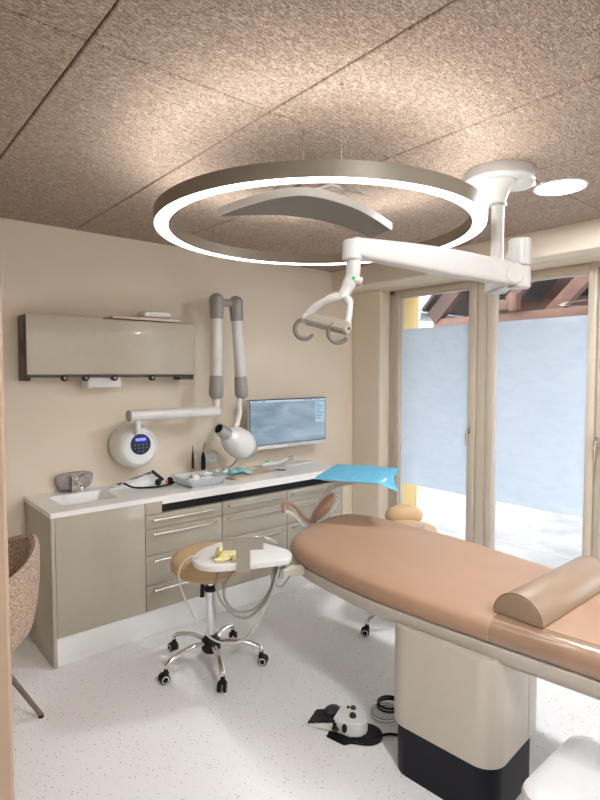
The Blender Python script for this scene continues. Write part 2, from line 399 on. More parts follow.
# papers and shelf board on top
bm = B((1.33, 3.385, 1.945), (1.80, 3.56, 1.962), .003)
setp(obj('tray_board', bm, TRAYB), 'thin beige board lying on top of the wall cabinet', 'board')
bm = bm_new(); box(bm, (1.55, 3.40, 1.963), (1.74, 3.52, 1.998), .012, 3)
for v in bm.verts: v.co.z += .008*math.sin(v.co.x*60)+.006*math.cos(v.co.y*50)
bmesh.ops.translate(bm, verts=bm.verts[:], vec=(0, 0, .006))
setp(obj('wrapped_packet', bm, PALE), 'crumpled white packet on the beige board above wall cabinet', 'packet')

# ---------------------------------------------------------------- base cabinets
YFR = 3.046
def cabinet_shell(x0, x1): return B((x0, YFR+.022, .158), (x1, YB-.005, .745))
sc_ = thing('sink_cabinet', 'glossy taupe cabinet with one wide plain door under the washbasin', 'cabinet', (.845, YFR, 0))
obj('side_panel', B((.842, YFR, 0), (.862, YB-.002, .823), .001), LACQ, sc_)
obj('carcass', B((.863, YFR+.022, .158), (1.371, YB-.005, .70)), LACQ, sc_)
obj('door', B((.864, YFR+.001, .160), (1.3715, YFR+.020, .822), .0015), LACQ, sc_)
cols = [(1.3745, 1.909, 'left'), (1.9115, 2.460, 'middle'), (2.4625, 3.012, 'right')]
zd = [(.162, .315), (.3185, .496), (.4995, .657), (.6605, .744)]
for i, (x0, x1, nm) in enumerate(cols):
    c = thing('drawer_cabinet', {'left': 'glossy taupe four-drawer cabinet beside the plain wide door', 'middle': 'glossy taupe four-drawer cabinet in the middle, behind the white instrument tray', 'right': 'glossy taupe four-drawer cabinet at the far right end, below the blue tray'}[nm], 'cabinet', (x0, YFR, .158), 'drawer cabinets under the worktop')
    bm = cabinet_shell(x0, x1)
    box(bm, (x0, YFR+.2, .745), (x1, YB-.01, .80)); obj('carcass', bm, LACQ, c)
    xs0 = 1.482 if i == 0 else x0
    # open recess above the drawers
    obj('recess', B((xs0, YFR+.03, .7465), (x1, YFR+.19, .80)), BLACK, c)
    if i == 0: obj('fascia', B((x0, YFR+.001, .7475), (xs0, YFR+.19, .822), .001), LACQ, c)
    for z0, z1 in zd:
        d = obj('drawer', B((x0+.0015, YFR+.001, z0), (x1-.0015, YFR+.020, z1), .0015), LACQ, c)
        zh = z1-.028
        bm = bm_new(); cyl(bm, (x0+.04, YFR-.026, zh), (x1-.04, YFR-.026, zh), .0055, n=12)
        for xx in (x0+.05, x1-.05): cyl(bm, (xx, YFR-.026, zh), (xx, YFR+.001, zh), .0045, n=10)
        obj('handle', bm, ALU, d)
    if i == 2: obj('side_panel', B((x1, YFR, .0), (x1+.018, YB-.005, .823), .001), LACQ, c)
setp(obj('plinth', B((.863, YFR+.012, .001), (3.011, YFR+.03, .157)), mat('plinth_white', (.72, .72, .71), .16, coat=.6)), 'white plinth board running under the base cabinets', 'plinth')
# worktop with moulded washbasin
wt = thing('worktop', 'long white mineral worktop on the taupe cabinets', 'worktop', (.84, YFR, .824))
sx0, sx1, sy0, sy1 = .945, 1.28, 3.185, 3.475
bm = bm_new(); z0, z1 = .824, .852
N = 6; out = rrect(.838, YFR-.008, 3.035, YB-.001, .004, N); inn = rrect(sx0, sy0, sx1, sy1, .03, N)
To = [bm.verts.new((x, y, z1)) for x, y in out]; Ti = [bm.verts.new((x, y, z1)) for x, y in inn]
Bo = [bm.verts.new((x, y, z0)) for x, y in out]; Bi = [bm.verts.new((x, y, z0)) for x, y in inn]
n = len(out)
for j in range(n):
    k = (j+1) % n
    bm.faces.new((To[j], To[k], Ti[k], Ti[j])); bm.faces.new((Bo[k], Bo[j], Bi[j], Bi[k]))
    bm.faces.new((To[k], To[j], Bo[j], Bo[k])); bm.faces.new((Ti[j], Ti[k], Bi[k], Bi[j]))
box(bm, (1.482, YFR-.008, .803), (3.011, YFR+.015, .8245))
obj('slab', bm, SOLID, wt, ang=25)
bm = bm_new(); lay = [(0, .852), (.006, .848), (.02, .79), (.05, .755), (.09, .745)]
rg = [[Vector((x, y, z)) for x, y in rrect(sx0+i_, sy0+i_, sx1-i_, sy1-i_, max(.03, .03+i_*.2), N)] for i_, z in lay]
rings_skin(bm, rg, caps=False); bm.faces.new([v for v in bm.verts][-n:])
obj('basin', bm, SOLID, wt)
# faucet
fc = thing('faucet', 'small chrome basin mixer tap standing behind the washbasin', 'faucet', (1.115, 3.50, .852))
bm = bm_new(); cyl(bm, (1.115, 3.49, .8525), (1.115, 3.49, .935), .024, .022, bev=.003)
obj('body', bm, CHROME, fc)
bm = bm_new(); tube(bm, catmull([(1.115, 3.49, .905), (1.113, 3.43, .922), (1.11, 3.37, .910), (1.11, 3.36, .890)], n=5), .014, 12); obj('spout', bm, CHROME, fc)
bm = bm_new(); ellip(bm, (1.115, 3.49, .945), (.025, .025, .016)); tube(bm, [(1.118, 3.485, .95), (1.165, 3.45, .972)], .007, 10); obj('lever', bm, CHROME, fc)
# grey felt pouch behind the tap
bm = bm_new(); ellip(bm, (0, 0, 0), (.135, .030, .058), n=36, m=14)
for v in bm.verts:
    v.co.x = math.copysign(abs(v.co.x/.135)**.75*.112, v.co.x); v.co.z = math.copysign(abs(v.co.z/.058)**.45*.060, v.co.z)
    v.co.x *= 1+.14*(v.co.z/.06); v.co += Vector((1.128, 3.547, .914))
setp(obj('felt_pouch', bm, GREYF), 'grey felt pouch leaning on the wall behind the tap', 'pouch')

# bits on the worktop
ZT = .8525
# white paper pile with black strapped loupes
bm = bm_new()
pile = catmull([(x, y, 0) for x, y in ((1.36, 3.52), (1.30, 3.42), (1.42, 3.40), (1.55, 3.40), (1.68, 3.47), (1.62, 3.545), (1.48, 3.555))], True, 6)
loft(bm, [(p.x, p.y) for p in pile], [(0, ZT), (.004, ZT+.02), (.02, ZT+.042), (.045, ZT+.058), (.07, ZT+.062)])
for v in bm.verts:
    if v.co.z > ZT+.01: v.co += Vector((random.uniform(-.004, .004), random.uniform(-.004, .004), random.uniform(-.008, .010)))
for v in bm.verts: v.co.z = ZT+(v.co.z-ZT)*(.15+.85*min(1, max(0, (v.co.x-1.30)/.30))**1.2)
setp(obj('paper_wrap', bm, PALE), 'crumpled white wrapping heap on the worktop below the dial unit', 'wrapping')
lp = thing('head_strap', 'black strap with small round fittings lying on the white wrapping', 'strap', (1.56, 3.35, ZT))
bm = bm_new(); tube(bm, catmull([(1.39, 3.40, ZT+.035), (1.43, 3.34, ZT+.012), (1.52, 3.29, ZT+.007), (1.62, 3.28, ZT+.009), (1.70, 3.31, ZT+.015), (1.68, 3.36, ZT+.02)], n=6), .0065, 8); obj('band', bm, BLACK, lp)
bm = bm_new(); tube(bm, [(1.60, 3.43, ZT+.085), (1.645, 3.36, ZT+.03)], .011, 10); obj('grip', bm, DARKG, lp)
for x, y in ((1.60, 3.34), (1.69, 3.35)):
    bm = bm_new(); ellip(bm, (x, y, ZT+.024), (.022, .018, .023)); obj('fitting', bm, BLACK, lp)
bm = bm_new(); ellip(bm, (1.665, 3.345, ZT+.022), (.009, .009, .016)); obj('red_clip', bm, ORANGE, lp)
# clear box with pouches
cb = thing('clear_box', 'open clear plastic box holding white sachets on the worktop', 'box', (1.75, 3.3, ZT))
bm = bm_new(); o_ = rrect(1.70, 3.10, 1.99, 3.35, .02, 4)
loft(bm, o_, [(.03, ZT), (.0, ZT+.055), (-.012, ZT+.057), (-.012, ZT+.060), (.002, ZT+.058), (.033, ZT+.004)]); obj('box_shell', bm, CLEAR, cb)
for k, (x, y, a) in enumerate(((1.79, 3.20, .3), (1.88, 3.18, -.4), (1.84, 3.27, .9), (1.91, 3.26, .1))):
    bm = bm_new(); M_ = Matrix.Translation((x, y, ZT+.032+.006*k)) @ Matrix.Rotation(a, 4, 'Z') @ Matrix.Rotation(.25*(-1)**k, 4, 'X')
    ellip(bm, (0, 0, 0), (.055, .032, .014), n=14, m=8); bmesh.ops.transform(bm, matrix=M_, verts=bm.verts[:])
    for v in bm.verts: v.co.z += .003*math.sin(v.co.x*140+k)
    setp(obj('sachet', bm, PALE), 'small white sachet lying in the clear plastic box', 'sachet', 'sachets in the clear box')
# beige tray with teal wrapping
bm = bm_new(); M_ = Matrix.Translation((2.265, 3.28, 0)) @ Matrix.Rotation(.12, 4, 'Z')
o_ = [tuple((M_ @ Vector((x, y, 0)))[:2]) for x, y in rrect(-.20, -.125, .20, .125, .025, 4)]
loft(bm, o_, [(.012, ZT), (0, ZT+.020), (-.004, ZT+.021), (.006, ZT+.021), (.016, ZT+.005)])
setp(obj('instrument_tray', bm, TRAYB), 'beige rectangular tray with teal wrapping on the worktop', 'tray')
for k, (x, y, a, m_, lb) in enumerate(((2.15, 3.32, .4, TEAL, 'teal see-through wrapping crumpled on the beige tray, nearest the clear box'), (2.24, 3.33, -.3, TEAL, 'teal wrapping crumpled on the right half of the beige tray'), (2.14, 3.40, 1.1, PALE, 'white paper scrap at the back of the beige tray'))):
    bm = bm_new(); bmesh.ops.create_grid(bm, x_segments=10, y_segments=8, size=.5)
    for v in bm.verts:
        v.co = Vector((v.co.x*.16, v.co.y*.12, .018+.010*math.sin(v.co.x*9+k)+.009*math.cos(v.co.y*11+v.co.x*5+k)))
    bmesh.ops.transform(bm, matrix=Matrix.Translation((x, y, ZT+.012)) @ Matrix.Rotation(a, 4, 'Z'), verts=bm.verts[:])
    o = obj('wrapping', bm, m_); md = o.modifiers.new('s', 'SOLIDIFY'); md.thickness = .002
    setp(o, lb, 'wrapping')
# heated plugger pens in stands
def pen(x, y, tip, lab, black):
    p = thing('dental_pen', lab, 'pen', (x, y, ZT))
    bm = bm_new(); lathe(bm, [(.001, 0), (.032, 0), (.032, .012), (.02, .02), (.014, .03), (.001, .032)], (x, y, ZT)); obj('stand', bm, BLACK, p)
    bm = bm_new(); tube(bm, [(x, y, ZT+.02), (x, y, ZT+.05), (x, y, ZT+.12), (x, y, ZT+.165)], [.009, .018 if black else .011, .017 if black else .010, .007], 12); obj('barrel', bm, DARKG if not black else BLACK, p)
    bm = bm_new()
    if tip == 'bent': tube(bm, catmull([(x, y, ZT+.16), (x+.003, y, ZT+.20), (x+.017, y, ZT+.235)], n=4), [.005]*5+[.004]*3+[.003], 8)
    else: cyl(bm, (x, y, ZT+.02), (x, y, ZT+.05), .013, n=12)
    obj('tip', bm, ORANGE, p)
    if tip != 'bent':
        bm = bm_new(); tube(bm, [(x, y, ZT+.16), (x-.001, y, ZT+.22)], [.006, .0015], 8); obj('point', bm, DARKG, p)
pen(1.96, 3.52, 'straight', 'slim dark pen instrument upright beside the wall socket', False)
pen(2.035, 3.50, 'bent', 'thick black pen instrument with bent orange tip upright before the wall socket', True)
bm = bm_new(); box(bm, (2.13, 3.44, ZT), (2.22, 3.52, ZT+.022), .006); setp(obj('pen_charger', bm, BLACK), 'small black charger base beside the upright pens', 'charger')
bm = bm_new(); tube(bm, catmull([(2.21, 3.47, ZT+.02), (2.30, 3.50, ZT+.05), (2.40, 3.53, ZT+.12), (2.53, 3.55, ZT+.2)], n=6), .003, 8)
setp(obj('monitor_cable', bm, BLACK), 'thin black cable rising from charger to behind the monitor', 'cable')
# wall socket
so = thing('wall_socket', 'white double wall socket behind the upright pens', 'socket', (2.11, YB, .96))
obj('plate', B((2.035, YB-.009, .915), (2.195, YB-.0005, .995), .003), WHITE, so)
for x in (2.076, 2.154):
    bm = bm_new(); cyl(bm, (x, YB-.0105, .955), (x, YB-.008, .955), .024, n=24); s_ = obj('socket_insert', bm, WHITEG, so)
    bm = bm_new()
    for dx in (-.009, .009, 0): cyl(bm, (x+dx, YB-.0112, .955), (x+dx, YB-.010, .955), .003, n=8)
    obj('pin_hole', bm, DARKG, s_)
# clear dish with green cap + metal instrument under the monitor
gd = thing('curing_lamp', 'pale handheld device with a green button lying below the monitor', 'device', (2.62, 3.45, ZT))
bm = bm_new(); ellip(bm, (2.60, 3.46, ZT+.022), (.07, .03, .021)); tube(bm, catmull([(2.64, 3.46, ZT+.018), (2.75, 3.48, ZT+.022), (2.83, 3.50, ZT+.04)], n=4), [.016]*4+[.012]*4+[.01], 10); obj('body', bm, WHITE, gd)
bm = bm_new(); ellip(bm, (2.585, 3.455, ZT+.042), (.018, .016, .008)); obj('button', bm, mat('green_plastic', (.02, .5, .22), .4), gd)
bm = bm_new(); tube(bm, catmull([(2.82, 3.50, ZT+.04), (2.86, 3.47, ZT+.06), (2.89, 3.50, ZT+.03), (2.85, 3.52, ZT+.02)], n=5), .005, 8); obj('chrome_clip', bm, CHROME, gd)
bm = bm_new(); tube(bm, [(2.50, 3.30, ZT+.006), (2.58, 3.24, ZT+.006), (2.60, 3.225, ZT+.006)], [.0055, .0055, .001], 8)
setp(obj('pencil', bm, DARKG), 'short dark pen lying on the worktop near the green button device', 'pen')
bm = bm_new(); box(bm, (2.70, 3.36, ZT), (3.02, 3.45, ZT+.012), .004); setp(obj('keyboard', bm, WHITE), 'thin white keyboard lying on the worktop below the monitor', 'keyboard')

# ---------------------------------------------------------------- monitor
def screen_mat():
    m = bpy.data.materials.new('screen_picture'); m.use_nodes = True; t = m.node_tree; t.nodes.clear()
    o = t.nodes.new('ShaderNodeOutputMaterial'); e = t.nodes.new('ShaderNodeEmission'); e.inputs['Strength'].default_value = 1
    tcn = t.nodes.new('ShaderNodeTexCoord'); mp = t.nodes.new('ShaderNodeMapping'); mp.inputs['Rotation'].default_value = (0, .5, 0); mp.inputs['Scale'].default_value = (1, 1, 4)
    n = t.nodes.new('ShaderNodeTexNoise'); n.inputs['Scale'].default_value = 2.2; n.inputs['Detail'].default_value = 3; n.inputs['Distortion'].default_value = .8
    r = t.nodes.new('ShaderNodeValToRGB'); r.color_ramp.elements[0].position = .3; r.color_ramp.elements[1].position = .75
    r.color_ramp.elements[0].color = (.08, .115, .15, 1); r.color_ramp.elements[1].color = (.19, .235, .275, 1)
    t.links.new(tcn.outputs['Object'], mp.inputs[0]); t.links.new(mp.outputs[0], n.inputs['Vector']); t.links.new(n.outputs['Fac'], r.inputs['Fac'])
    t.links.new(r.outputs[0], e.inputs['Color']); t.links.new(e.outputs[0], o.inputs[0]); return m
mo = thing('monitor', 'wide flat monitor with grey-blue desktop above the right end of worktop', 'monitor', (2.77, 3.4, .9))
mx0, mx1, mz0, mz1, my = 2.376, 3.170, 1.004, 1.396, 3.40
obj('casing', B((mx0, my, mz0), (mx1, my+.035, mz1), .004), mat('monitor_silver', (.62, .62, .63), .35), mo)
obj('bezel', B((mx0+.003, my-.002, mz0+.030), (mx1-.003, my+.001, mz1-.002), .001), BLACK, mo)
scr = obj('screen', B((mx0+.010, my-.0035, mz0+.036), (mx1-.010, my-.0015, mz1-.010)), screen_mat(), mo)
obj('menu_bar', B((mx0+.010, my-.0045, mz1-.026), (mx1-.010, my-.0034, mz1-.010)), emat('menu', (.24, .28, .33), 1), scr)
obj('side_window', B((mx1-.12, my-.0045, mz1-.21), (mx1-.014, my-.0034, mz1-.034)), emat('panel', (.20, .26, .32), 1), scr)
ICON = emat('icon', (.04, .07, .12), 1)
def icon(x0, x1, z0, z1): obj('icon', B((x0, my-.0055, z0), (x1, my-.0034, z1)), ICON, scr)
for x in (2.40, 2.425, 2.445, 2.49, 2.51, 2.92, 2.95, 2.975, 3.0, 3.05, 3.08): icon(x, x+.012, mz1-.022, mz1-.014)
for q in range(7): icon(mx1-.11, mx1-.11+.03+.008*((q*5) % 7), mz1-.055-.02*q, mz1-.050-.02*q)
for q in range(14): icon(2.66+.018*q, 2.668+.018*q, mz0+.040, mz0+.047)
obj('maker_mark', B((2.755, my-.001, mz0+.010), (2.79, my+.0005, mz0+.015)), GREY, mo)
bm = bm_new(); cyl(bm, (2.77, my+.03, 1.2), (2.77, YB-.001, 1.2), .03); box(bm, (2.70, my+.035, 1.13), (2.84, my+.05, 1.27), .003); obj('wall_bracket', bm, BLACK, mo)

# ---------------------------------------------------------------- wall x-ray unit
xr = thing('x_ray_unit', 'white wall-mounted dental x-ray unit with double folding arm and round control dial', 'x-ray machine', (1.45, YB, 1.14))
YA = 3.33
# round control unit: body axis tilts a little to the right (towards the viewer)
def disc_body(bm, c0, c1, prof):
    c0, c1 = Vector(c0), Vector(c1); d = (c1-c0); ax = Vector((0, -1, 0)); rings = []
    for r, t in prof:
        c = c0+d*t
        rings.append([c+Vector((r*math.cos(2*PI*j/48), 0, r*math.sin(2*PI*j/48))) for j in range(48)])
    return rings_skin(bm, rings)
c0, c1 = (1.485, YB, 1.122), (1.500, 3.385, 1.112)
bm = bm_new(); disc_body(bm, c0, c1, [(.09, 0), (.125, .05), (.142, .25), (.148, .5), (.144, .75), (.13, .92), (.118, .985), (.108, 1.0), (.104, .985), (.001, .98)])
dial = obj('control_housing', bm, WHITE, xr)
bm = bm_new(); disc_body(bm, (1.500, 3.392, 1.112), (1.500, 3.386, 1.112), [(.100, 0), (.099, 1), (.001, 1)]); obj('dial_face', bm, mat('dial_face_grey', (.70, .76, .77), .3), dial)
def dk(dx, dz): return (1.500+dx, 1.112+dz)
kx, kz = dk(.002, .020)
bm = bm_new(); disc_body(bm, (kx, 3.386, kz), (kx, 3.381, kz), [(.069, 0), (.068, 1), (.001, 1.01)]); obj('keypad', bm, mat('keypad_navy', (.006, .010, .03), .3), dial)
obj('display', B((kx-.042, 3.3785, kz+.018), (kx+.042, 3.3805, kz+.047), .001), emat('blue_display', (.05, .04, .75), .5), dial)
bm = bm_new()
for x, w_ in ((-.035, .004), (-.025, .010), (-.010, .003), (-.003, .009), (.010, .009), (.023, .009)):
    x += kx; box(bm, (x, 3.3775, kz+.027), (x+w_, 3.3788, kz+.030)); box(bm, (x, 3.3775, kz+.037), (x+w_, 3.3788, kz+.040)); box(bm, (x, 3.3775, kz+.027), (x+.0025, 3.3788, kz+.040))
dg = obj('digits', bm, emat('digit_light', (.55, .65, 1), .8), dial)
for r_ in range(3):
    for x in (-.040, -.015, .013, .038):
        if r_ == 2 and abs(x) > .03: continue
        bm = bm_new(); disc_body(bm, (kx+x, 3.3812, kz-.002-.022*r_), (kx+x, 3.3800, kz-.002-.022*r_), [(.005, 0), (.0045, 1), (.001, 1)]); obj('button', bm, mat('button_blue', (.10, .16, .34), .4), dial)
bm = bm_new(); cyl(bm, (1.468, YA+.02, 1.22), (1.468, YA+.02, 1.31), .021, n=20); tube(bm, [(1.468, YA+.02, 1.225), (1.468, 3.42, 1.20)], .02, 14); obj('stub', bm, WHITE, xr)
bm = bm_new(); cyl(bm, (1.405, YA, 1.327), (2.065, YA, 1.327), .036, n=28, bev=.004); hb = obj('support_arm', bm, WHITE, xr)
bm = bm_new(); cyl(bm, (1.394, YA, 1.327), (1.405, YA, 1.327), .037, n=28, bev=.003); obj('end_cap', bm, GREY, hb)
bm = bm_new(); cyl(bm, (1.75, YA+.01, 1.305), (1.75, YB-.001, 1.305), .02, n=20); obj('wall_mount', bm, WHITE, hb)
def arm(x0, z0, x1, z1, y, dz=.075):
    a = Vector((x0, y, z0)); b = Vector((x1, y, z1)); d = (b-a).normalized(); L = (b-a).length
    bm = bm_new(); tube(bm, [a+d*.12, b-d*.13], .040, 24); o = obj('parallel_arm', bm, WHITE, xr)
    for c, e in ((a, a+d*.125), (b, b-d*.135)):
        dd = (e-c).normalized(); bm = bm_new()
        tube(bm, [c-dd*.046, c-dd*.042, c-dd*.028, c-dd*.005, c+dd*.04, e-dd*.01, e], [.006, .022, .042, .052, .050, .046, .042], 24); obj('joint_cover', bm, GREY, o)
arm(2.045, 1.455, 2.055, 2.115, YA); arm(2.262, 1.450, 2.215, 2.11, YA-.0)
bm = bm_new(); cyl(bm, (2.05, YA, 2.10), (2.215, YA, 2.10), .028, n=20); obj('arm_link', bm, GREY, xr)
bm = bm_new(); cyl(bm, (2.045, YA, 1.34), (2.045, YA, 1.44), .024, n=20); obj('swivel', bm, WHITE, xr)
bm = bm_new(); tube(bm, catmull([(2.25, YA, 1.43), (2.235, YA, 1.37), (2.235, YA-.01, 1.32), (2.205, YA-.03, 1.26), (2.17, YA-.05, 1.19)], n=6), .021, 16); obj('neck', bm, WHITE, xr)
# head: aims up and to the left
hd = Vector((2.185, 3.27, 1.103)); ax = Vector((2.005-2.205, -.06, 1.225-1.108)).normalized()
q = ax.to_track_quat('Z', 'Y').to_matrix().to_4x4()
bm = bm_new(); lathe(bm, [(.001, -.155), (.045, -.150), (.082, -.125), (.104, -.075), (.110, -.02), (.102, .04), (.080, .095), (.055, .135), (.040, .150)], n=40, M=Matrix.Translation(hd) @ q)
head = obj('tube_head', bm, WHITEG, xr)
bm = bm_new(); lathe(bm, [(.050, .135), (.046, .165), (.038, .235), (.033, .235), (.040, .165)], n=32, M=Matrix.Translation(hd) @ q); obj('collimator', bm, ALU, head)
bm = bm_new(); lathe(bm, [(.034, .225), (.001, .2245)], n=24, M=Matrix.Translation(hd) @ q); obj('aperture', bm, BLACK, head)
bm = bm_new(); ellip(bm, (2.292, 3.222, 1.040), (.016, .030, .055), M=Matrix.Rotation(.5, 4, 'Y')); obj('side_pad', bm, GREY, head)

# ---------------------------------------------------------------- ring lamp
RC = Vector((1.609, 1.771)); RO, RI, RZ, RT = .692, .632, 2.20, 2.252
rl = thing('ring_pendant_lamp', 'large round bronze ring lamp glowing above and below, hung on thin wires', 'lamp', (RC.x, RC.y, RZ))
def ringmesh(bm, prof, n=128):
    rings = [[Vector((RC.x+r*math.cos(2*PI*j/n), RC.y+r*math.sin(2*PI*j/n), z)) for r, z in prof] for j in range(n)]
    return rings_skin(bm, rings, close=True)
bm = bm_new(); ringmesh(bm, [(RO, RZ), (RO, RT), (RO-.004, RT), (RO-.004, RT-.01), (RI+.004, RT-.01), (RI+.004, RT), (RI, RT), (RI, RZ), (RI+.003, RZ), (RI+.003, RZ+.004), (RO-.003, RZ+.004), (RO-.003, RZ)])
obj('housing', bm, BRONZE, rl)
bm = bm_new(); ringmesh(bm, [(RO-.0035, RZ+.001), (RO-.0035, RZ+.0035), (RI+.0035, RZ+.0035), (RI+.0035, RZ+.001)]); obj('lower_diffuser', bm, emat('ring_light_down', (1, .985, .955), RING_DOWN), rl)
bm = bm_new(); ringmesh(bm, [(RO-.0045, RT-.009), (RO-.0045, RT-.003), (RI+.0045, RT-.003), (RI+.0045, RT-.009)]); obj('upper_diffuser', bm, emat('ring_light_up', (1, .97, .92), RING_UP), rl)
for a in (-2.2, -2.2+2*PI/3, -2.2+4*PI/3):
    e = Vector((RC.x+.648*math.cos(a), RC.y+.648*math.sin(a), RT-.002)); t = Vector((e.x, e.y, ZC))
    bm = bm_new(); cyl(bm, e, t-Vector((0, 0, .02)), .0004, n=6); wv = obj('hanging_wire', bm, ALU, rl)
    bm = bm_new(); cyl(bm, t-Vector((0, 0, .006)), t, .004, n=12); obj('ceiling_cup', bm, ALU, wv)

# ---------------------------------------------------------------- curved ceiling panel lamp inside the ring
cpn = thing('curved_panel_lamp', 'bowed dark grey glossy panel lamp with white rim hanging inside the ring', 'lamp', (1.55, 1.75, 2.28))
NE = catmull([(1.183, 1.902, 2.232), (1.229, 1.760, 2.250), (1.298, 1.640, 2.266), (1.394, 1.560, 2.268), (1.600, 1.530, 2.252), (1.875, 1.590, 2.230)], n=6)
FE = catmull([(1.197, 1.926, 2.232), (1.345, 1.915, 2.262), (1.506, 1.880, 2.284), (1.685, 1.850, 2.288), (1.844, 1.816, 2.270), (1.958, 1.785, 2.240)], n=6)
def pan(i, t, dz=0): return NE[i].lerp(FE[i], t)+Vector((0, 0, dz-.012*(1-(2*t-1)**2)*0))
ns, nt = len(NE)-1, 10
def pansheet(t0, t1, dz, th):
    bm = bm_new()
    rings = [[pan(i, t0+(t1-t0)*j/nt, dz) for j in range(nt+1)]+[pan(i, t0+(t1-t0)*j/nt, dz+th) for j in range(nt, -1, -1)] for i in range(ns+1)]
    return rings_skin(bm, rings)
obj('reflector_panel', pansheet(.0, 1, 0, .004), mat('panel_grey', (.085, .083, .075), .28), cpn)
obj('top_shell', pansheet(.0, 1, .0045, .014), WHITE, cpn)
rings = []
for i in range(ns+1):
    p = NE[i]; w_ = (FE[i]-NE[i]).normalized()*.006
    rings.append([p-w_+Vector((0, 0, -.004)), p+w_+Vector((0, 0, -.004)), p+w_+Vector((0, 0, .026)), p-w_+Vector((0, 0, .026))])
obj('rim', rings_skin(bm_new(), rings), WHITE, cpn)
for i, t in ((12, .12), (26, .35)):
    p = pan(i, t); obj('mount_clip', B((p.x-.028, p.y-.018, p.z+.018), (p.x+.028, p.y+.018, p.z+.040), .003), GREY, cpn)
for x, y in ((1.352, 1.572), (1.765, 1.80)):
    bm = bm_new(); cyl(bm, (x, y, 2.30), (x, y, ZC-.02), .0012, n=6); hw_ = obj('hanging_wire', bm, ALU, cpn)
    bm = bm_new(); cyl(bm, (x, y, ZC-.026), (x, y, ZC), .006, n=12); obj('ceiling_cup', bm, ALU, hw_)
p = pan(17, .30); obj('driver_box', B((p.x-.09, p.y-.03, p.z+.018), (p.x+.07, p.y+.05, p.z+.045), .004), DARKG, cpn)
bm = box(bm_new(), (-.06, -.045, 0), (.06, .045, .006), .002); bmesh.ops.transform(bm, matrix=Matrix.Translation((1.662, 1.60, 2.345)) @ Matrix.Rotation(.35, 4, 'X') @ Matrix.Rotation(.5, 4, 'Z'), verts=bm.verts[:]); obj('driver_plate', bm, WHITE, cpn)
bm = bm_new(); tube(bm, catmull([(1.40, 1.63, 2.312), (1.47, 1.62, 2.325), (1.52, 1.60, 2.345), (1.60, 1.62, 2.350), (1.66, 1.66, 2.33), (1.70, 1.70, 2.31)], n=8), .005, 8); obj('driver_cable', bm, PALE, cpn)

# ---------------------------------------------------------------- ceiling-mounted operating light
OLW = mat('lamp_arm_white', (.53, .53, .525), .32)
ol = thing('operating_light', 'white ceiling-mounted dental light with long arm and two curved grip handles', 'dental light', (2.30, 1.33, ZC))
mxc, myc = 2.30, 1.33
bm = bm_new(); lathe(bm, [(.001, 0), (.150, 0), (.152, -.004), (.152, -.042), (.146, -.050), (.001, -.050)], (mxc, myc, ZC), 56); can = obj('ceiling_canopy', bm, OLW, ol)
bm = bm_new(); lathe(bm, [(.10, -.049), (.098, -.058), (.078, -.075), (.062, -.105), (.052, -.132), (.044, -.140), (.001, -.141)], (mxc-.02, myc+.01, ZC), 40); obj('canopy_cone', bm, OLW, ol)
bm = bm_new(); ellip(bm, (mxc+.07, myc-.06, ZC-.052), (.07, .07, .022)); obj('canopy_bulge', bm, OLW, ol)
bm = bm_new(); cyl(bm, (mxc, myc, ZC-.138), (mxc, myc, ZC-.150), .037, n=28); obj('collar', bm, GREY, ol)
bm = bm_new(); cyl(bm, (mxc, myc, ZC-.145), (mxc, myc, 2.0), .028, n=28); obj('pole', bm, OLW, ol)
PV = Vector((1.975, 1.049, 0))
bm = bm_new(); cyl(bm, (mxc, myc, 1.962), (mxc, myc, 2.01), .05, n=32, bev=.006)
d = Vector((PV.x-mxc, PV.y-myc, 0)).normalized(); s_ = Vector((-d.y, d.x, 0))
def slab(bm, a, b, w0, w1, za, zb, zc, zd_):
    rings_skin(bm, [[a+s_*w0+Vector((0, 0, za)), a-s_*w0+Vector((0, 0, za)), a-s_*w0+Vector((0, 0, zb)), a+s_*w0+Vector((0, 0, zb))],
                    [b+s_*w1+Vector((0, 0, zc)), b-s_*w1+Vector((0, 0, zc)), b-s_*w1+Vector((0, 0, zd_)), b+s_*w1+Vector((0, 0, zd_))]])
a = Vector((mxc, myc, 0)); slab(bm, a-d*.03, PV, .040, .030, 1.965, 2.0, 1.935, 2.085)
bmesh.ops.bevel(bm, geom=[e for e in bm.edges if e.calc_length() > .1], offset=.008, segments=2, affect='EDGES')
obj('swing_arm', bm, OLW, ol)
bm = bm_new(); cyl(bm, (PV.x, PV.y, 1.918), (PV.x, PV.y, 2.00), .040, n=36, bev=.005); cyl(bm, (PV.x, PV.y, 2.003), (PV.x, PV.y, 2.102), .040, n=36, bev=.004); obj('pivot', bm, OLW, ol)
# spring arm, swelling in the middle
E0, E1 = Vector((1.935, 1.062, 1.968)), Vector((1.432, 1.378, 2.046))
dl = (E1-E0); L = dl.length; u = dl.normalized(); sd = u.cross(Vector((0, 0, 1))).normalized(); upv = sd.cross(u)
rings = []
for i in range(21):
    t = i/20; h = .041+.008*math.sin(PI*t)-.007*t; wv_ = .034; lift = .004*math.sin(PI*t)
    c = E0+dl*t+upv*lift
    ring = []
    for j in range(20):
        a = 2*PI*j/20; ca, sa = math.cos(a), math.sin(a)
        ring.append(c+sd*(math.copysign(abs(ca)**.35, ca)*wv_)+upv*(math.copysign(abs(sa)**.35, sa)*h))
    rings.append(ring)
bm = rings_skin(bm_new(), rings); sa_ = obj('spring_arm', bm, OLW, ol)
bm = bm_new(); cyl(bm, E0-sd*.035, E0+sd*.035, .041, n=32, bev=.006); obj('arm_hub', bm, OLW, sa_)
bm = bm_new(); cyl(bm, E1-sd*.0345, E1+sd*.0345, .034, n=32, bev=.008); obj('arm_hub', bm, OLW, sa_)
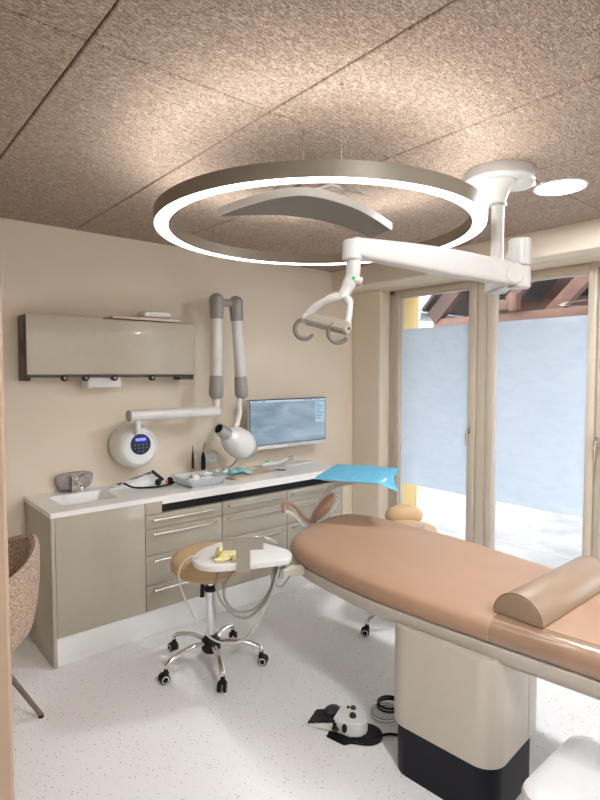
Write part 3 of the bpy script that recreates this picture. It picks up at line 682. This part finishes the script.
bm = bm_new(); cyl(bm, (1.418, 1.383, 2.000), (1.418, 1.383, 2.072), .036, n=32, bev=.006); st = obj('end_joint', bm, OLW, ol)
bm = bm_new(); tube(bm, catmull([(1.421, 1.380, 2.02), (1.421, 1.380, 1.975), (1.417, 1.382, 1.945), (1.402, 1.392, 1.905), (1.386, 1.402, 1.868)], n=6), [.026]*12+[.024]*6+[.021]*7, 20); obj('stem', bm, OLW, ol)
bm = bm_new(); cyl(bm, (1.412, 1.370, 1.932), (1.436, 1.350, 1.926), .013, n=20, bev=.003); obj('knob', bm, OLW, ol)
bm = bm_new(); cyl(bm, (1.401, 1.361, 1.934), (1.3995, 1.357, 1.934), .006, n=16); obj('status_light', bm, GREEN, ol)
# yoke, cross bar and hooked grips of the light
BL, BR = Vector((1.324, 1.512, 1.798)), Vector((1.360, 1.356, 1.757))
bd = (BR-BL).normalized()
bm = bm_new(); tube(bm, catmull([(1.388, 1.400, 1.872), (1.362, 1.430, 1.866), (1.332, 1.485, 1.838), (1.318, 1.518, 1.800)], n=6), [.017]*8+[.014]*11, 14)
tube(bm, catmull([(1.388, 1.398, 1.872), (1.392, 1.372, 1.852), (1.378, 1.356, 1.810), (1.362, 1.354, 1.765)], n=6), [.015]*8+[.011]*11, 14)
obj('yoke', bm, OLW, ol)
bm = bm_new(); pv_ = Vector((-.8, -.2, .5)).normalized(); sx_ = bd.cross(pv_).normalized(); pv_ = sx_.cross(bd)
rings_skin(bm, [[c+sx_*a*.020+pv_*b*.019 for a, b in ((-1, -1), (1, -1), (1, 1), (-1, 1))] for c in (BL-bd*.012, BR+bd*.012)])
bmesh.ops.bevel(bm, geom=bm.edges[:], offset=.004, segments=2, affect='EDGES'); lb = obj('light_bar', bm, GREIGE, ol)
bm = bm_new(); e = BL-bd*.012; cyl(bm, e-bd*.006+pv_*.002, e+bd*.012, .022, n=20, bev=.003); obj('bar_cap', bm, OLW, lb)
bm = bm_new(); e = BR+bd*.0125; cyl(bm, e-bd*.001, e+bd*.001, .006, n=12); obj('lens', bm, BLACK, lb)
for c in (Vector((1.313, 1.523, 1.760)), Vector((1.352, 1.385, 1.742))):
    bm = bm_new(); pts = []
    h1 = Vector((.763, -.647, 0)); R_ = .036
    for k in range(19):
        a = math.radians(92+k*13.2); pts.append(c+h1*(R_*math.cos(a))+Vector((0, 0, R_*math.sin(a))))
    tube(bm, pts, [.0075]*17+[.007, .005], 12); obj('grip', bm, mat('grip_grey', (.14, .13, .12), .4), ol)

# ---------------------------------------------------------------- recessed ceiling light, plus added fill lights out of view
def downlight(x, y, lab):
    t = thing('ceiling_downlight', lab, 'ceiling light', (x, y, ZC), 'recessed ceiling lights')
    bm = bm_new(); rings = [[Vector((x+r*math.cos(2*PI*j/48), y+r*math.sin(2*PI*j/48), z)) for r, z in ((.122, ZC), (.122, ZC-.004), (.110, ZC-.006), (.108, ZC))] for j in range(48)]
    rings_skin(bm, rings, close=True); obj('trim_ring', bm, WHITE, t)
    bm = bm_new(); lathe(bm, [(.001, -.0015), (.108, -.0015), (.108, -.0035), (.001, -.0035)], (x, y, ZC), 40); obj('diffuser', bm, emat('downlight_glow', (.97, .98, 1), DOWNLIGHT), t)
downlight(2.70, 1.235, 'round flush white downlight in the ceiling beside the operating light mount')
for x, y in ((2.50, -.70), (.95, .12), (.75, -.80)):  # extra lights added out of view to brighten the back wall and floor
    downlight(x, y, 'added round ceiling light out of view that brightens the back wall and floor')

# ---------------------------------------------------------------- patient couch
co = thing('dental_couch', 'long tan padded dental patient couch on a cream pedestal', 'dental chair', (1.9, 1.2, 0))
ctrl = [(1.80, .10), (1.755, .60), (1.702, 1.05), (1.668, 1.45), (1.680, 1.80), (1.722, 2.05), (1.80, 2.20), (1.93, 2.29), (2.10, 2.35), (2.29, 2.40), (2.43, 2.34), (2.50, 2.10), (2.50, 1.60), (2.44, 1.10), (2.38, .60), (2.34, .10)]
outl = [(p.x, p.y) for p in catmull([(x, y, 0) for x, y in ctrl], True, 8)]
lay = [(.02, .650), (.006, .656), (0, .670), (.0, .690), (.006, .708), (.020, .723), (.042, .732), (.072, .736)]
bm = loft(bm_new(), outl, lay)
cut = .94
mats_split = bm
o = obj('cushion', bm, TAN, co)
o.data.materials.append(TANW)
for p in o.data.polygons:
    if p.center.y < 1.02: p.material_index = 1
bm = loft(bm_new(), outl, [(.075, .560), (.045, .572), (.020, .588), (.010, .605), (.006, .646), (.02, .652)])
obj('under_shell', bm, CREAM, co)
# film that protects the lower end
PX0, PX1, PY0, PY1 = 1.668, 2.09, .965, 1.425
def prot(bm): bmesh.ops.transform(bm, matrix=Matrix.Translation((1.875, 1.19, 0)) @ Matrix.Rotation(math.radians(4.6), 4, 'Z') @ Matrix.Translation((-1.875, -1.19, 0)), verts=bm.verts[:]); return bm
bm = prot(loft(bm_new(), rrect(PX0, PY0, PX1, PY1, .085, 10), [(0, .205), (0, .60)])); col_ = obj('pedestal', bm, CREAM, co)
bm = prot(loft(bm_new(), rrect(PX0+.012, PY0+.012, PX1-.03, PY1-.012, .08, 10), [(0, .0), (0, .206)])); obj('pedestal_base', bm, BLACKN, co)
obj('panel_seam', prot(B((1.945, PY0-.0006, .207), (1.947, PY0+.002, .575))), GREY, col_)

# winged arm pad at the far end
def wing(name, pts, w_, parent, m, th, z_off=0):
    """pad swept across from a profile of (x, y, z) points"""
    C_ = catmull(pts, n=6); bm = bm_new(); rings = []
    for i, p in enumerate(C_):
        t = (C_[min(i+1, len(C_)-1)]-C_[max(i-1, 0)]).normalized(); s1 = w_.copy(); nn = t.cross(s1).normalized(); k = i/(len(C_)-1)
        f = (.45+.55*math.sin(PI*min(max(k*.9+.08, 0), 1))**.6); ring = []
        for j in range(20):
            a = 2*PI*j/20; ca, sa = math.cos(a), math.sin(a)
            ring.append(p+s1*(math.copysign(abs(ca)**.7, ca)*w_.length*f*1.0)/w_.length*w_.length+nn*(sa*th*(.5+.5*f)+z_off))
        rings.append(ring)
    rings_skin(bm, rings); return obj(name, bm, m, parent)
# arm rest: thin curled rim at left, valley, tall pad at right
w1 = Vector((.055, .065, 0))
wing('arm_rim', [(2.036, 2.55, .753), (2.033, 2.556, .801), (2.056, 2.537, .817), (2.092, 2.505, .789), (2.119, 2.479, .74), (2.145, 2.455, .706), (2.185, 2.42, .70)], w1, co, TAN, .012)
wing('arm_shell', [(2.05, 2.572, .752), (2.085, 2.55, .745), (2.125, 2.51, .705), (2.165, 2.475, .665), (2.225, 2.425, .695), (2.285, 2.385, .765), (2.305, 2.365, .825)], w1*.9, co, WHITE, .013)
ex = Vector((.100, -.078, .150)).normalized(); ey = Vector((.647, .763, 0)); ez = ex.cross(ey)
M3 = Matrix((ex, ey, ez)).transposed().to_4x4()
bm = bm_new(); ellip(bm, (2.218, 2.398, .788), (.108, .07, .034), M=M3); obj('arm_pad', bm, TAN, co)
bm = bm_new(); tube(bm, [(2.17, 2.47, .675), (2.20, 2.40, .625), (2.22, 2.30, .60)], .028, 14); obj('arm_bracket', bm, CREAM, co)
# bolster
bo = thing('half_round_bolster', 'half-round tan bolster cushion lying across the couch', 'cushion', (1.8, .93, .738))
bx0, bx1, by0, by1, bz = 1.785, 2.40, .842, 1.022, .739
def half(x, r0=1.0):
    yc = (by0+by1)/2; R = (by1-by0)/2; out_ = []
    for k in range(25):
        a = PI*k/24; out_.append(Vector((x, yc-R*r0*math.cos(a), bz+.088*r0*math.sin(a))))
    return out_
bm = rings_skin(bm_new(), [half(bx0, .95), half(bx0+.002, .975), half(bx0+.006, 1), half(bx1-.006, 1), half(bx1-.002, .975), half(bx1, .95)])
bob = obj('cover', bm, mat('bolster_cover', (.27, .19, .13), .42, noise=.03), bo)
bm = bm_new(); pts = half(bx0+.003, 1.0); tube(bm, pts+[Vector((bx0+.003, by0, bz+.003))], .0028, 8); obj('piping', bm, mat('bolster_piping', (.20, .13, .085), .45), bob)

# ---------------------------------------------------------------- instrument tray beside the couch
it = thing('instrument_side_tray', 'white rounded swing tray with a grey-beige T-shaped plate beside the stool', 'tray', (1.47, 2.15, .70))
tc_ = [(1.268, 2.29), (1.240, 2.20), (1.278, 2.118), (1.38, 2.065), (1.56, 1.985), (1.630, 1.990), (1.680, 2.055), (1.682, 2.15), (1.645, 2.28), (1.52, 2.395), (1.38, 2.375)]
to = [(p.x, p.y) for p in catmull([(x, y, 0) for x, y in tc_], True, 6)]
bm = loft(bm_new(), to, [(.010, .689), (.001, .693), (0, .716), (.004, .720), (.009, .721)]); obj('tray_top', bm, WHITE, it)
# T plate, facing the viewer (stands at the near-left edge)
TP = Vector((1.395, 2.045, 0)); tr = Vector((.80, -.60, 0)).normalized(); tf = Vector((-.6, -.8, 0)).normalized()
def plate(bm, a0, a1, z0, z1, th=.003):
    rings_skin(bm, [[TP+tr*a+tf*t+Vector((0, 0, z)) for a, t in ((a0, 0), (a1, 0), (a1, th), (a0, th))] for z in (z0, z1)])
bm = bm_new(); plate(bm, -.095, .090, .790, .850); obj('sign_plate', bm, GREIGE, it)
TP = TP+tf*.006
bm = bm_new(); plate(bm, -.034, .030, .686, .822); obj('stem_plate', bm, GREIGE, it)
TP = TP-tf*.006
# arm to the couch
bm = bm_new(); a, b = Vector((1.60, 2.03, .640)), Vector((1.715, 2.00, .635)); d = (b-a).normalized(); s2 = Vector((-d.y, d.x, 0))
rings_skin(bm, [[c+s2*k*.022+Vector((0, 0, z)) for k, z in ((-1, -.02), (1, -.02), (1, .02), (-1, .02))] for c in (a, b)])
bmesh.ops.bevel(bm, geom=bm.edges[:], offset=.003, segments=1, affect='EDGES'); cyl(bm, (1.63, 2.03, .66), (1.63, 2.03, .690), .018, n=16)
obj('swing_bracket', bm, CREAM, it)
bm = bm_new(); rings_skin(bm, [[c+s2*k*.023+Vector((0, 0, z)) for k, z in ((-1, -.021), (1, -.021), (1, .021), (-1, .021))] for c in (a-d*.014, a)]); obj('bracket_end', bm, GREY, it)
# gloves on the tray
bm = bm_new()
for (dx, dy, rx, ry, rz, a) in ((0, 0, .045, .028, .022, .3), (.03, .012, .03, .022, .03, -.4), (-.02, .03, .035, .018, .026, 1.0), (.05, -.012, .045, .012, .009, .1), (.03, -.03, .04, .010, .008, .6), (-.035, -.01, .035, .012, .009, -.5)):
    ellip(bm, (1.372+dx, 2.15+dy, .7225+rz*.95), (rx, ry, rz), M=Matrix.Rotation(a, 4, 'Z'), n=14, m=8)
for v in bm.verts: v.co += Vector((random.uniform(-1, 1), random.uniform(-1, 1), random.uniform(-.3, .8)))*.0045
bmesh.ops.scale(bm, vec=(1.05, 1.05, 1.15), space=Matrix.Translation((-1.372, -2.15, -.7225)), verts=bm.verts[:])
setp(obj('rubber_gloves', bm, GLOVE), 'crumpled pale yellow gloves lying on the white swing tray', 'gloves')
# hoses hanging below the tray
def hose(pts, r, m, lab):
    bm = bm_new(); tube(bm, catmull(pts, n=10), r, 10); return setp(obj('hose', bm, m), lab, 'hose', 'hoses hanging from the side tray')
hose([(1.582, 2.036, .653), (1.577, 2.038, .605), (1.545, 2.059, .519), (1.498, 2.094, .452), (1.457, 2.127, .423), (1.41, 2.168, .447), (1.372, 2.205, .509), (1.356, 2.223, .581), (1.365, 2.219, .644), (1.375, 2.21, .688)], .0065, GREYHOSE, 'thick grey hose, outer of the loops under the white swing tray')
hose([(1.590, 2.061, .66), (1.585, 2.06, .637), (1.565, 2.07, .55), (1.514, 2.108, .467), (1.462, 2.151, .443), (1.418, 2.189, .462), (1.394, 2.213, .525), (1.408, 2.207, .598), (1.458, 2.168, .666), (1.47, 2.16, .688)], .0065, GREYHOSE, 'thick grey hose, inner of the loops under the white swing tray')
hose([(1.57, 2.005, .688), (1.561, 2.002, .658), (1.536, 2.017, .564), (1.481, 2.054, .422), (1.424, 2.097, .337), (1.348, 2.16, .323), (1.285, 2.218, .375), (1.231, 2.271, .502), (1.20, 2.297, .621), (1.208, 2.288, .696), (1.235, 2.262, .733), (1.275, 2.25, .729)], .004, WHITEHOSE, 'thin pale hose hanging lowest in front of the stool')
bm = bm_new(); tube(bm, catmull([(1.571, 2.045, .66), (1.562, 2.05, .615), (1.576, 2.037, .581), (1.598, 2.018, .577), (1.617, 2.003, .605), (1.629, 1.995, .625)], n=8), .0055, 10)
setp(obj('hose', bm, GREYHOSE), 'short grey hose loop under the swing bracket', 'hose', 'hoses hanging from the side tray')
bm = bm_new(); tube(bm, catmull([(1.60, 2.36, .700), (1.65, 2.33, .728), (1.70, 2.28, .728), (1.73, 2.22, .712)], n=5), .008, 10)
setp(obj('chrome_handpiece', bm, CHROME), 'slim chrome handle behind the swing tray by the couch', 'handle')

# ---------------------------------------------------------------- blue-covered tray on an arm
bt = thing('assistant_tray', 'small white overbed tray on a white arm behind the couch', 'tray', (2.4, 2.3, .99))
q_ = [Vector((2.085, 2.325, 0)), Vector((2.526, 2.580, 0)), Vector((2.725, 2.21, 0)), Vector((2.285, 1.955, 0))]
def lerp2(u_, v_): return (q_[0].lerp(q_[1], u_)).lerp(q_[3].lerp(q_[2], u_), v_)
cor = [lerp2(u_, v_) for u_, v_ in ((.04, .05), (.98, .0), (.98, .94), (.04, .94))]
rr = []
for i in range(4):
    p0, p1, p2 = cor[i-1], cor[i], cor[(i+1) % 4]; a = p1+(p0-p1).normalized()*.04; b = p1+(p2-p1).normalized()*.04
    for k in range(6): t = k/5; rr.append(a*(1-t)**2+p1*2*t*(1-t)+b*t*t)
bm = loft(bm_new(), [(p.x, p.y) for p in rr], [(.006, .976), (0, .98), (0, .992), (.005, .995)]); obj('tray_top', bm, WHITE, bt)
bm = bm_new(); c_ = lerp2(.97, .45); ellip(bm, (c_.x, c_.y, .999), (.045, .022, .010), M=Matrix.Rotation(-1.0, 4, 'Z')); obj('grip', bm, GREY, bt)
c_ = lerp2(.45, .45)
bm = bm_new(); tube(bm, catmull([(c_.x, c_.y, .976), (c_.x+.01, c_.y+.02, .945), (2.38, 2.46, .89), (2.31, 2.50, .80), (2.27, 2.53, .68), (2.27, 2.48, .60)], n=6), .021, 14); obj('support_arm', bm, WHITE, bt)
def sheet(u_, v_):
    p = lerp2(u_, v_); z = .9985+.0015*math.sin(u_*13)*math.sin(v_*11)
    e = max(0, v_-.88)/.12; wq = max(0, 1-u_/.45)**1.3; z -= e*.008+e*wq*.035
    e2 = max(0, .05-u_)/.05; z -= e2*.012
    p = p+(q_[3]-q_[0]).normalized()*(.055*e*wq)+(q_[1]-q_[0]).normalized()*(.03*e*wq)
    for fl in (.34, .67): z -= -.0035*math.exp(-((u_-fl)/.012)**2)
    z -= -.0035*math.exp(-((v_-.5)/.012)**2)
    return Vector((p.x, p.y, z))
bm = bm_new(); n1 = 48; g = [[bm.verts.new(sheet(i/n1*.93, j/n1)) for j in range(n1+1)] for i in range(n1+1)]
for i in range(n1):
    for j in range(n1): bm.faces.new((g[i][j], g[i+1][j], g[i+1][j+1], g[i][j+1]))
o = obj('tray_cloth', bm, BLUE); md = o.modifiers.new('s', 'SOLIDIFY'); md.thickness = .0012; md.offset = 1
setp(o, 'bright blue folded paper sheet draped over the raised tray', 'cloth')

# ---------------------------------------------------------------- stools
def stool_base(t, cx, cy, zc, casters, hub_z=.13):
    bm = bm_new(); lathe(bm, [(.001, hub_z-.05), (.042, hub_z-.05), (.052, hub_z-.035), (.052, hub_z+.01), (.036, hub_z+.03), (.03, hub_z+.045), (.001, hub_z+.046)], (cx, cy, 0), 28); obj('hub', bm, BLACK, t)
    bm = bm_new(); cyl(bm, (cx, cy, hub_z+.04), (cx, cy, zc-.12), .026, n=28); obj('column', bm, CHROME, t)
    bm = bm_new(); cyl(bm, (cx, cy, zc-.13), (cx, cy, zc-.105), .034, n=28, bev=.003); obj('column_collar', bm, BLACK, t)
    bm = bm_new(); cyl(bm, (cx, cy, zc-.11), (cx, cy, zc+.01), .015, n=20); obj('piston', bm, CHROME, t)
    for (x, y) in casters:
        dx, dy = x-cx, y-cy; L_ = math.hypot(dx, dy); d = Vector((dx/L_, dy/L_, 0)); s = Vector((-d.y, d.x, 0))
        c = Vector((cx, cy, 0)); bm = bm_new(); pts = catmull([c+d*.03+Vector((0, 0, hub_z)), c+d*.13+Vector((0, 0, hub_z+.008)), c+d*(L_-.04)+Vector((0, 0, hub_z-.015)), c+d*(L_-.005)+Vector((0, 0, hub_z-.035)), c+d*L_+Vector((0, 0, .075))], n=5)
        rings = []
        for i, p in enumerate(pts):
            tt = (pts[min(i+1, len(pts)-1)]-pts[max(i-1, 0)]).normalized(); nn = tt.cross(s); wd = .017-.004*i/len(pts)
            rings.append([p+s*wd*math.cos(2*PI*j/12)+nn*.011*math.sin(2*PI*j/12) for j in range(12)])
        rings_skin(bm, rings); lg = obj('leg', bm, CHROME, t)
        bm = bm_new(); a_ = random.uniform(-.6, .6); ax_ = (s*math.cos(a_)+d*math.sin(a_)).normalized(); pc = c+d*L_
        tr_ = ax_.cross(Vector((0, 0, 1))); wc_ = pc+tr_*.012+Vector((0, 0, .0265))
        for sg in (-1, 1): cyl(bm, wc_+ax_*(.006*sg), wc_+ax_*(.024*sg), .026, n=24, bev=.004)
        cyl(bm, pc+Vector((0, 0, .045)), pc+Vector((0, 0, .078)), .012, n=14)
        ellip(bm, tuple(pc+tr_*.004+Vector((0, 0, .048))), (.02, .02, .014), n=14, m=8)
        cs = obj('caster', bm, BLACK, t)
        bm = bm_new()
        for sg in (-1, 1):
            rg_ = []
            for j in range(24):
                a = 2*PI*j/24; e = (tr_*math.cos(a)+Vector((0, 0, math.sin(a)))); rg_.append([wc_+ax_*(sg*.0238)+e*.019, wc_+ax_*(sg*.0252)+e*.019, wc_+ax_*(sg*.0252)+e*.0145, wc_+ax_*(sg*.0238)+e*.0145])
            rings_skin(bm, rg_, close=True)
        obj('wheel_ring', bm, WHITE, lg)
s1 = thing('round_stool', 'round camel leather stool on five chrome legs with casters', 'stool', (1.515, 2.54, 0))
CS = [(1.247, 2.540), (1.431, 2.29), (1.725, 2.365), (1.749, 2.68), (1.426, 2.80)]
stool_base(s1, 1.515, 2.54, .545, CS)
TS = Matrix.Translation((1.475, 2.49, .600)) @ Matrix.Rotation(math.radians(4), 4, Vector((1, -.5, 0)))
bm = bm_new(); lathe(bm, [(.001, -.058), (.13, -.056), (.17, -.048), (.193, -.026), (.198, .0), (.192, .024), (.168, .044), (.11, .055), (.05, .058), (.001, .058)], n=56, M=TS); seat = obj('seat', bm, SADDLE, s1)
bm = bm_new(); rg_ = [[TS @ Vector((r*math.cos(2*PI*j/56), r*math.sin(2*PI*j/56), z)) for r, z in ((.1950, -.012), (.1985, -.012), (.1985, -.0095), (.1950, -.0095))] for j in range(56)]; rings_skin(bm, rg_, close=True); obj('seam', bm, mat('seat_seam', (.42, .27, .12), .5), seat)
bm = bm_new(); cyl(bm, TS @ Vector((0, 0, -.072)), TS @ Vector((0, 0, -.056)), .07, n=24); obj('seat_plate', bm, BLACK, s1)
bm = bm_new(); tube(bm, catmull([(1.50, 2.50, .53), (1.455, 2.50, .515), (1.425, 2.47, .49), (1.42, 2.465, .43)], n=5), [.006]*8+[.011]*7+[.013], 12); obj('height_lever', bm, BLACK, s1)
s2_ = thing('backrest_stool', 'camel stool with small rounded backrest on casters behind the couch', 'stool', (2.67, 2.12, 0))
CS = [(2.67+.275*math.cos(math.radians(a)), 2.12+.275*math.sin(math.radians(a))) for a in (161, 233, 305, 17, 89)]
stool_base(s2_, 2.67, 2.12, .56, CS)
bm = bm_new(); ellip(bm, (2.70, 2.13, .618), (.175, .16, .048), M=Matrix.Rotation(-.6, 4, 'Z')); obj('seat', bm, SADDLE, s2_)
bm = bm_new(); ellip(bm, (2.70, 2.13, .592), (.182, .166, .042), M=Matrix.Rotation(-.6, 4, 'Z')); obj('seat_shell', bm, WHITE, s2_)
bm = bm_new(); ellip(bm, (2.80, 2.25, .668), (.125, .05, .072), M=Matrix.Rotation(-.70, 4, 'Z')); obj('backrest', bm, SADDLE, s2_)
bm = bm_new(); tube(bm, catmull([(2.68, 2.13, .55), (2.80, 2.30, .55), (2.84, 2.30, .62), (2.81, 2.26, .66)], n=5), .012, 10); obj('back_bar', bm, CHROME, s2_)
bm = bm_new(); cyl(bm, (2.66, 2.06, .658), (2.71, 2.02, .660), .009, n=12); obj('lever', bm, GREY, s2_)

# ---------------------------------------------------------------- foot control
ft = thing('foot_control', 'white and black foot control with rubber knobs on the floor by the pedestal', 'pedal', (1.70, 1.66, 0))
def fp(a, b, z):   # a along the pedal (0 tip .. 1 heel), b across (- near .. + far)
    A = Vector((1.622, 1.821, 0)); D = Vector((.128, -.268, 0)).normalized(); S = Vector((D.y*-1, D.x, 0))
    return A+D*a+S*b+Vector((0, 0, z))
def prismf(prof, z0, z1, m, name, parent, bev=.003):
    bm = bm_new(); rings_skin(bm, [[fp(a, b, z0) for a, b in prof], [fp(a, b, z1) for a, b in prof]])
    if bev: bmesh.ops.bevel(bm, geom=bm.edges[:], offset=bev, segments=2, affect='EDGES')
    return obj(name, bm, m, parent)
pl = [(.10, -.085), (.19, -.105), (.215, -.08)]+[(.245+.085*math.cos(t), .0+.075*math.sin(t)) for t in [(-75+15*k)*PI/180 for k in range(11)]]+[(.19, .07), (.10, .05)]
prismf(pl, .0, .009, BLACKN, 'base_plate', ft, .002)
# wedge
bm = bm_new(); hw = .05
rings_skin(bm, [[fp(.0, -hw, .002), fp(.0, hw, .002), fp(.0, hw, .014), fp(.0, -hw, .014)], [fp(.13, -hw, .009), fp(.13, hw, .009), fp(.13, hw, .052), fp(.13, -hw, .052)]])
obj('wedge', bm, WHITE, ft)
bm = bm_new(); rings_skin(bm, [[fp(-.004, -hw-.002, .0145), fp(-.004, hw+.002, .0145), fp(-.004, hw+.002, .020), fp(-.004, -hw-.002, .020)], [fp(.06, -hw-.002, .033), fp(.06, hw+.002, .033), fp(.06, hw+.002, .0405), fp(.06, -hw-.002, .0405)]])
rings_skin(bm, [[fp(.061, -hw-.003, .036), fp(.061, hw+.003, .036), fp(.061, hw+.003, .047), fp(.061, -hw-.003, .047)], [fp(.128, -hw-.003, .053), fp(.128, hw+.003, .053), fp(.128, hw+.003, .066), fp(.128, -hw-.003, .066)]])
pd = obj('pedal_plate', bm, BLACKN, ft)
bm = bm_new(); c = fp(.085, .03, .052); ellip(bm, tuple(c), (.042, .034, .018)); obj('pedal_dome', bm, DARKG, ft)
prof = [(.118, -.052), (.20, -.055)]+[(.205+.055*math.cos(t), .055*math.sin(t)) for t in [(-80+20*k)*PI/180 for k in range(9)]]+[(.19, .055), (.118, .052)]
prismf(prof, .009, .072, WHITE, 'body', ft, .006)
for (a, b, z, r) in ((.195, -.005, .076, .016), (.178, .052, .074, .013), (.155, .05, .070, .010)):
    bm = bm_new(); ellip(bm, tuple(fp(a, b, z)), (r, r, r*.85), n=16, m=10); obj('rubber_knob', bm, DARKG, ft)
bm = bm_new(); ellip(bm, tuple(fp(.175, -.060, .045)), (.012, .012, .020), n=16, m=10); obj('side_bumper', bm, BLACK, ft)
bm = bm_new(); c = fp(.135, -.065, .035); ellip(bm, tuple(c), (.015, .018, .007)); obj('side_lever', bm, DARKG, ft)
obj('slot', box(bm_new(), tuple(fp(.128, -.052, .032)-Vector((.008, .008, 0))), tuple(fp(.128, -.052, .055)+Vector((.008, .008, 0))), .002), BLACK, ft)
bm = bm_new(); tube(bm, catmull([fp(.245, -.02, .012), fp(.275, -.03, .008), (1.80, 1.53, .006), (1.84, 1.49, .006), (1.90, 1.44, .006)], n=6), .0055, 10); setp(obj('foot_control_cable', bm, BLACK), 'black cable from the foot control to the pedestal', 'cable')
for k, (r, col_m, lab, dx) in enumerate(((.075, GREYHOSE, 'thin grey cable coiled on the floor behind the foot control', .0), (.062, BLACK, 'thicker black cable coil at the foot of the pedestal', .05))):
    bm = bm_new(); pts = []
    for j in range(33):
        a = 2*PI*j/16; pts.append((1.90+dx+r*math.cos(a)*(1-.004*j), 1.62+.02*k+r*.9*math.sin(a), .006+.0035*j/4+.012*k))
    pts = [(1.92+dx, 1.50, .006)]+pts
    tube(bm, catmull(pts, n=2), .002 if k == 0 else .0055, 8); setp(obj('coiled_cable', bm, col_m), lab, 'cable')

# ---------------------------------------------------------------- tub chair at the left
tb = thing('tub_chair', 'brown felt tub chair with splayed dark legs beside the washbasin cabinet', 'chair', (.36, 2.60, 0))
cx, cy = .36, 2.60
bm = bm_new(); na, nz_ = 40, 10
# opening faces roughly towards -X/-Y ; angle measured from facing direction
face = math.radians(183)
def shell(a, v, off):
    k = abs(a)/PI                      # 1 = back centre, 0 = front
    ztop = .565+.305*(max(0, (k-.25)/.75))**.55; z0 = .42
    z = z0+(ztop-z0)*v; r = .235+.065*v**.7-.0+.015*math.sin(PI*v)+off
    if v < .25: r -= .05*(1-v/.25)**2
    ang = face+a
    return Vector((cx+r*math.cos(ang), cy+r*math.sin(ang), z))
rings = []
for i in range(na+1):
    a = -PI*.999+2*PI*.999*i/na
    a = a if abs(a) > 1e-3 else 1e-3
    aa = a
    outer = [shell(aa, v/nz_, 0) for v in range(nz_+1)]; inner = [shell(aa, v/nz_, -.035) for v in range(nz_, -1, -1)]
    top = (outer[-1]+inner[0])/2+Vector((0, 0, .014))
    rings.append(outer+[top]+inner)
rings = rings[:-1]
rings_skin(bm, rings, close=True); o = obj('shell', bm, FELT, tb)
bm = bm_new(); lathe(bm, [(.001, -.045), (.15, -.045), (.20, -.03), (.225, .0), (.215, .035), (.17, .055), (.001, .06)], (cx, cy, .455), 40); obj('seat', bm, FELT, tb)
for a in (25, 115, 205, 262):
    aa = math.radians(a+0); x1, y1 = cx+.335*math.cos(aa), cy+.335*math.sin(aa)
    if a == 25: x1, y1 = .672, 2.655
    if a == 262: x1, y1 = .16, 2.36
    bm = bm_new(); tube(bm, [(cx+.10*math.cos(aa), cy+.10*math.sin(aa), .42), (x1, y1, .012)], [.013, .011], 14); lg = obj('leg', bm, LEGB, tb)
    bm = bm_new(); cyl(bm, (x1, y1, 0), (x1, y1, .013), .012, n=14); obj('foot_cap', bm, BLACK, lg)

# ---------------------------------------------------------------- white rounded housing at the lower right
bm = loft(bm_new(), rrect(1.385, .25, 1.79, .728, .07, 10), [(.02, 0), (.012, .01), (0, .03), (0, .435), (.006, .448), (.02, .455), (.05, .458)])
setp(obj('rounded_unit', bm, mat('unit_white', (.47, .475, .48), .25, coat=.3)), 'glossy white rounded housing on the floor in the lower right corner', 'unit')
